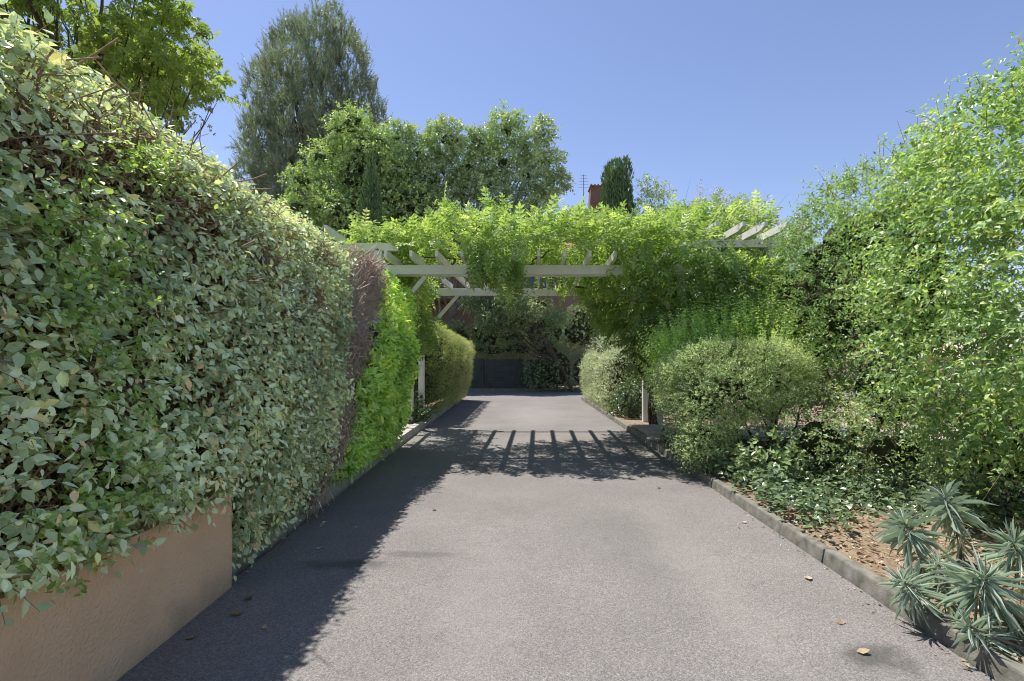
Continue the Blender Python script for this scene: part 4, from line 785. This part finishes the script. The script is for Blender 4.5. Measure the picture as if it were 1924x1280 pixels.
def conifer(name, loc, label, lobes, nblade, L, W, mat, seed, trunk, up=1.2, rnd=.35, tint=.5, core=None, cat='tree', outw=.55):
    rg = np.random.default_rng(seed); h = empty(name, loc, label, cat); P, N = sample_blobs(nblade, lobes, seed); P = P + N * (Noise(1.0 if L > .2 else .35, seed)(P) * (.12 if L > .2 else .06))[:, None]; n = len(P)
    dd = rg.uniform(0, 1, n) ** 2 * .35; b = np.array(lobes); P = P - N * (dd * min(1, b[:, 3].min()))[:, None]
    lv = Leaves(); A = norm(N * outw + UP * up + rg.normal(size=(n, 3)) * rnd)
    lv.add(P, A, rg.normal(size=(n, 3)), L * rg.uniform(.6, 1.3, n), W, tint + Noise(1.6, seed + 1)(P) * .15 + rg.normal(0, .2, n), 0.)
    if L > .2:
        s = dict(B=P, D=norm(N * outw + UP * up + rg.normal(size=(n, 3)) * rnd), Ln=rg.uniform(.35, .95, n), g=-rg.uniform(.05, .3, n), N=N, dd=dd); lv = Leaves(); tb = Noise(2.2, seed + 4)(P) * .14
        shoot_leaves(s, rg, 9, L, W, lv, tint, ang=.6, nup=.2, nout=.2, nr=1., down=-.1, tn=Noise(1.2, seed + 1), tr=.2, start=.1, taper=.3)
    put_leaves(h, lv.cat(), T_BLADE if L > .2 else T_DIA, mat, 0, 'crown'); link('trunk', tubes_mesh('trunk', trunk, 7), M['bark'], h)
    if core: blob_core('added_shade_core', lobes, core, M['conifercore'], h)  # added solid core keeps light from passing through the crown
    return h
rg = np.random.default_rng(15); lob = []
for k in range(105):
    a = rg.uniform(0, 6.28); zc = rg.uniform(6.5, 21.3); env = np.interp(zc, [6, 9, 14, 18.5, 21.3], [3.4, 4.2, 4.4, 3.9, 2.4]); r = env * rg.uniform(.4, .92)
    lob.append((-13.0 + r * math.cos(a) * 1.03, 33 + r * math.sin(a) * .9, zc, rg.uniform(.6, 1.05), rg.uniform(.6, 1.05), rg.uniform(1.1, 1.9)))
lob += [(-13.9, 33, 21.6, .6, .6, 1.7), (-13.1, 33, 20.6, .7, .7, 1.6), (-11.9, 33, 22.0, .65, .65, 1.7), (-10.9, 33, 20.9, .6, .6, 1.7), (-15.2, 33, 20.4, .6, .6, 1.5), (-16.3, 33, 18.6, .55, .55, 1.5), (-10.0, 33, 19.6, .45, .45, 1.5), (-12.6, 32.5, 20.8, .4, .4, 1.5), (-14.6, 32.6, 20.2, .4, .4, 1.6), (-16.0, 32.4, 17.6, .4, .4, 1.5), (-9.3, 32.6, 17.3, .4, .4, 1.4), (-17.2, 33, 14.8, .4, .4, 1.3), (-8.7, 33, 13.0, .4, .4, 1.2), (-9.0, 33, 15.8, .55, .55, 1.6), (-9.4, 33, 14.2, .6, .6, 1.4), (-10.2, 33, 17.4, .6, .6, 1.6), (-16.6, 33, 16.2, .6, .6, 1.5), (-17.0, 33, 13.0, .5, .5, 1.4), (-16.9, 33, 10.0, .5, .5, 1.2)]
tr = limbs((-12.8, 33.2, 0), (-12.8, 33.2, 19.5), np.array([l[:3] for l in lob[::4]]), .32, 3, .5)
conifer('pine_tree', (-12.8, 33, 0), 'tall grey-green pine with feathery upright tufts behind the leafy trees', lob, 23000, .25, .05, LEAF['pine'], 71, tr, 1.0, .45)
cyl = [(-4.07, 14.2, 3.4 + .42 * k, .33 - .018 * k - (.1 if k > 6 else 0), .33 - .018 * k, .55) for k in range(8)]
cyl = [(-4.07 + .03 * math.sin(k * 2), 14.2, .9 + .5 * k, np.interp(k, [0, 6, 9, 11], [.36, .36, .27, .12]), np.interp(k, [0, 6, 9, 11], [.36, .36, .27, .12]), .6) for k in range(12)]
conifer('cypress_tree', (-4.07, 14.2, 0), 'slim pointed dark green cypress rising over the left end of the wisteria', cyl, 17000, .13, .03, LEAF['cypress'], 72, [(np.array([[-4.07, 14.2, 0], [-4.07, 14.2, 3], [-4.07, 14.2, 6]]), [.08, .06, .02])], 1.6, .25, core=.1)
cyl = [(3.12 + .03 * math.sin(k * 2), 16.2, .9 + .5 * k, np.interp(k, [0, 10, 11, 12], [.52, .52, .48, .36]), .45, .65) for k in range(13)] + [(2.88, 16.2, 6.75, .2, .25, .6), (3.42, 16.2, 6.9, .17, .25, .75), (3.1, 16.2, 6.8, .2, .25, .65)]
conifer('cypress_tree', (3.12, 16.2, 0), 'stout dark green cypress with a ragged forked top beside the brick chimney', cyl, 22000, .15, .03, LEAF['cypress'], 73, [(np.array([[3.12, 16.2, 0], [3.12, 16.2, 3], [3.12, 16.2, 7]]), [.1, .07, .02])], 1.8, .25, core=.12)
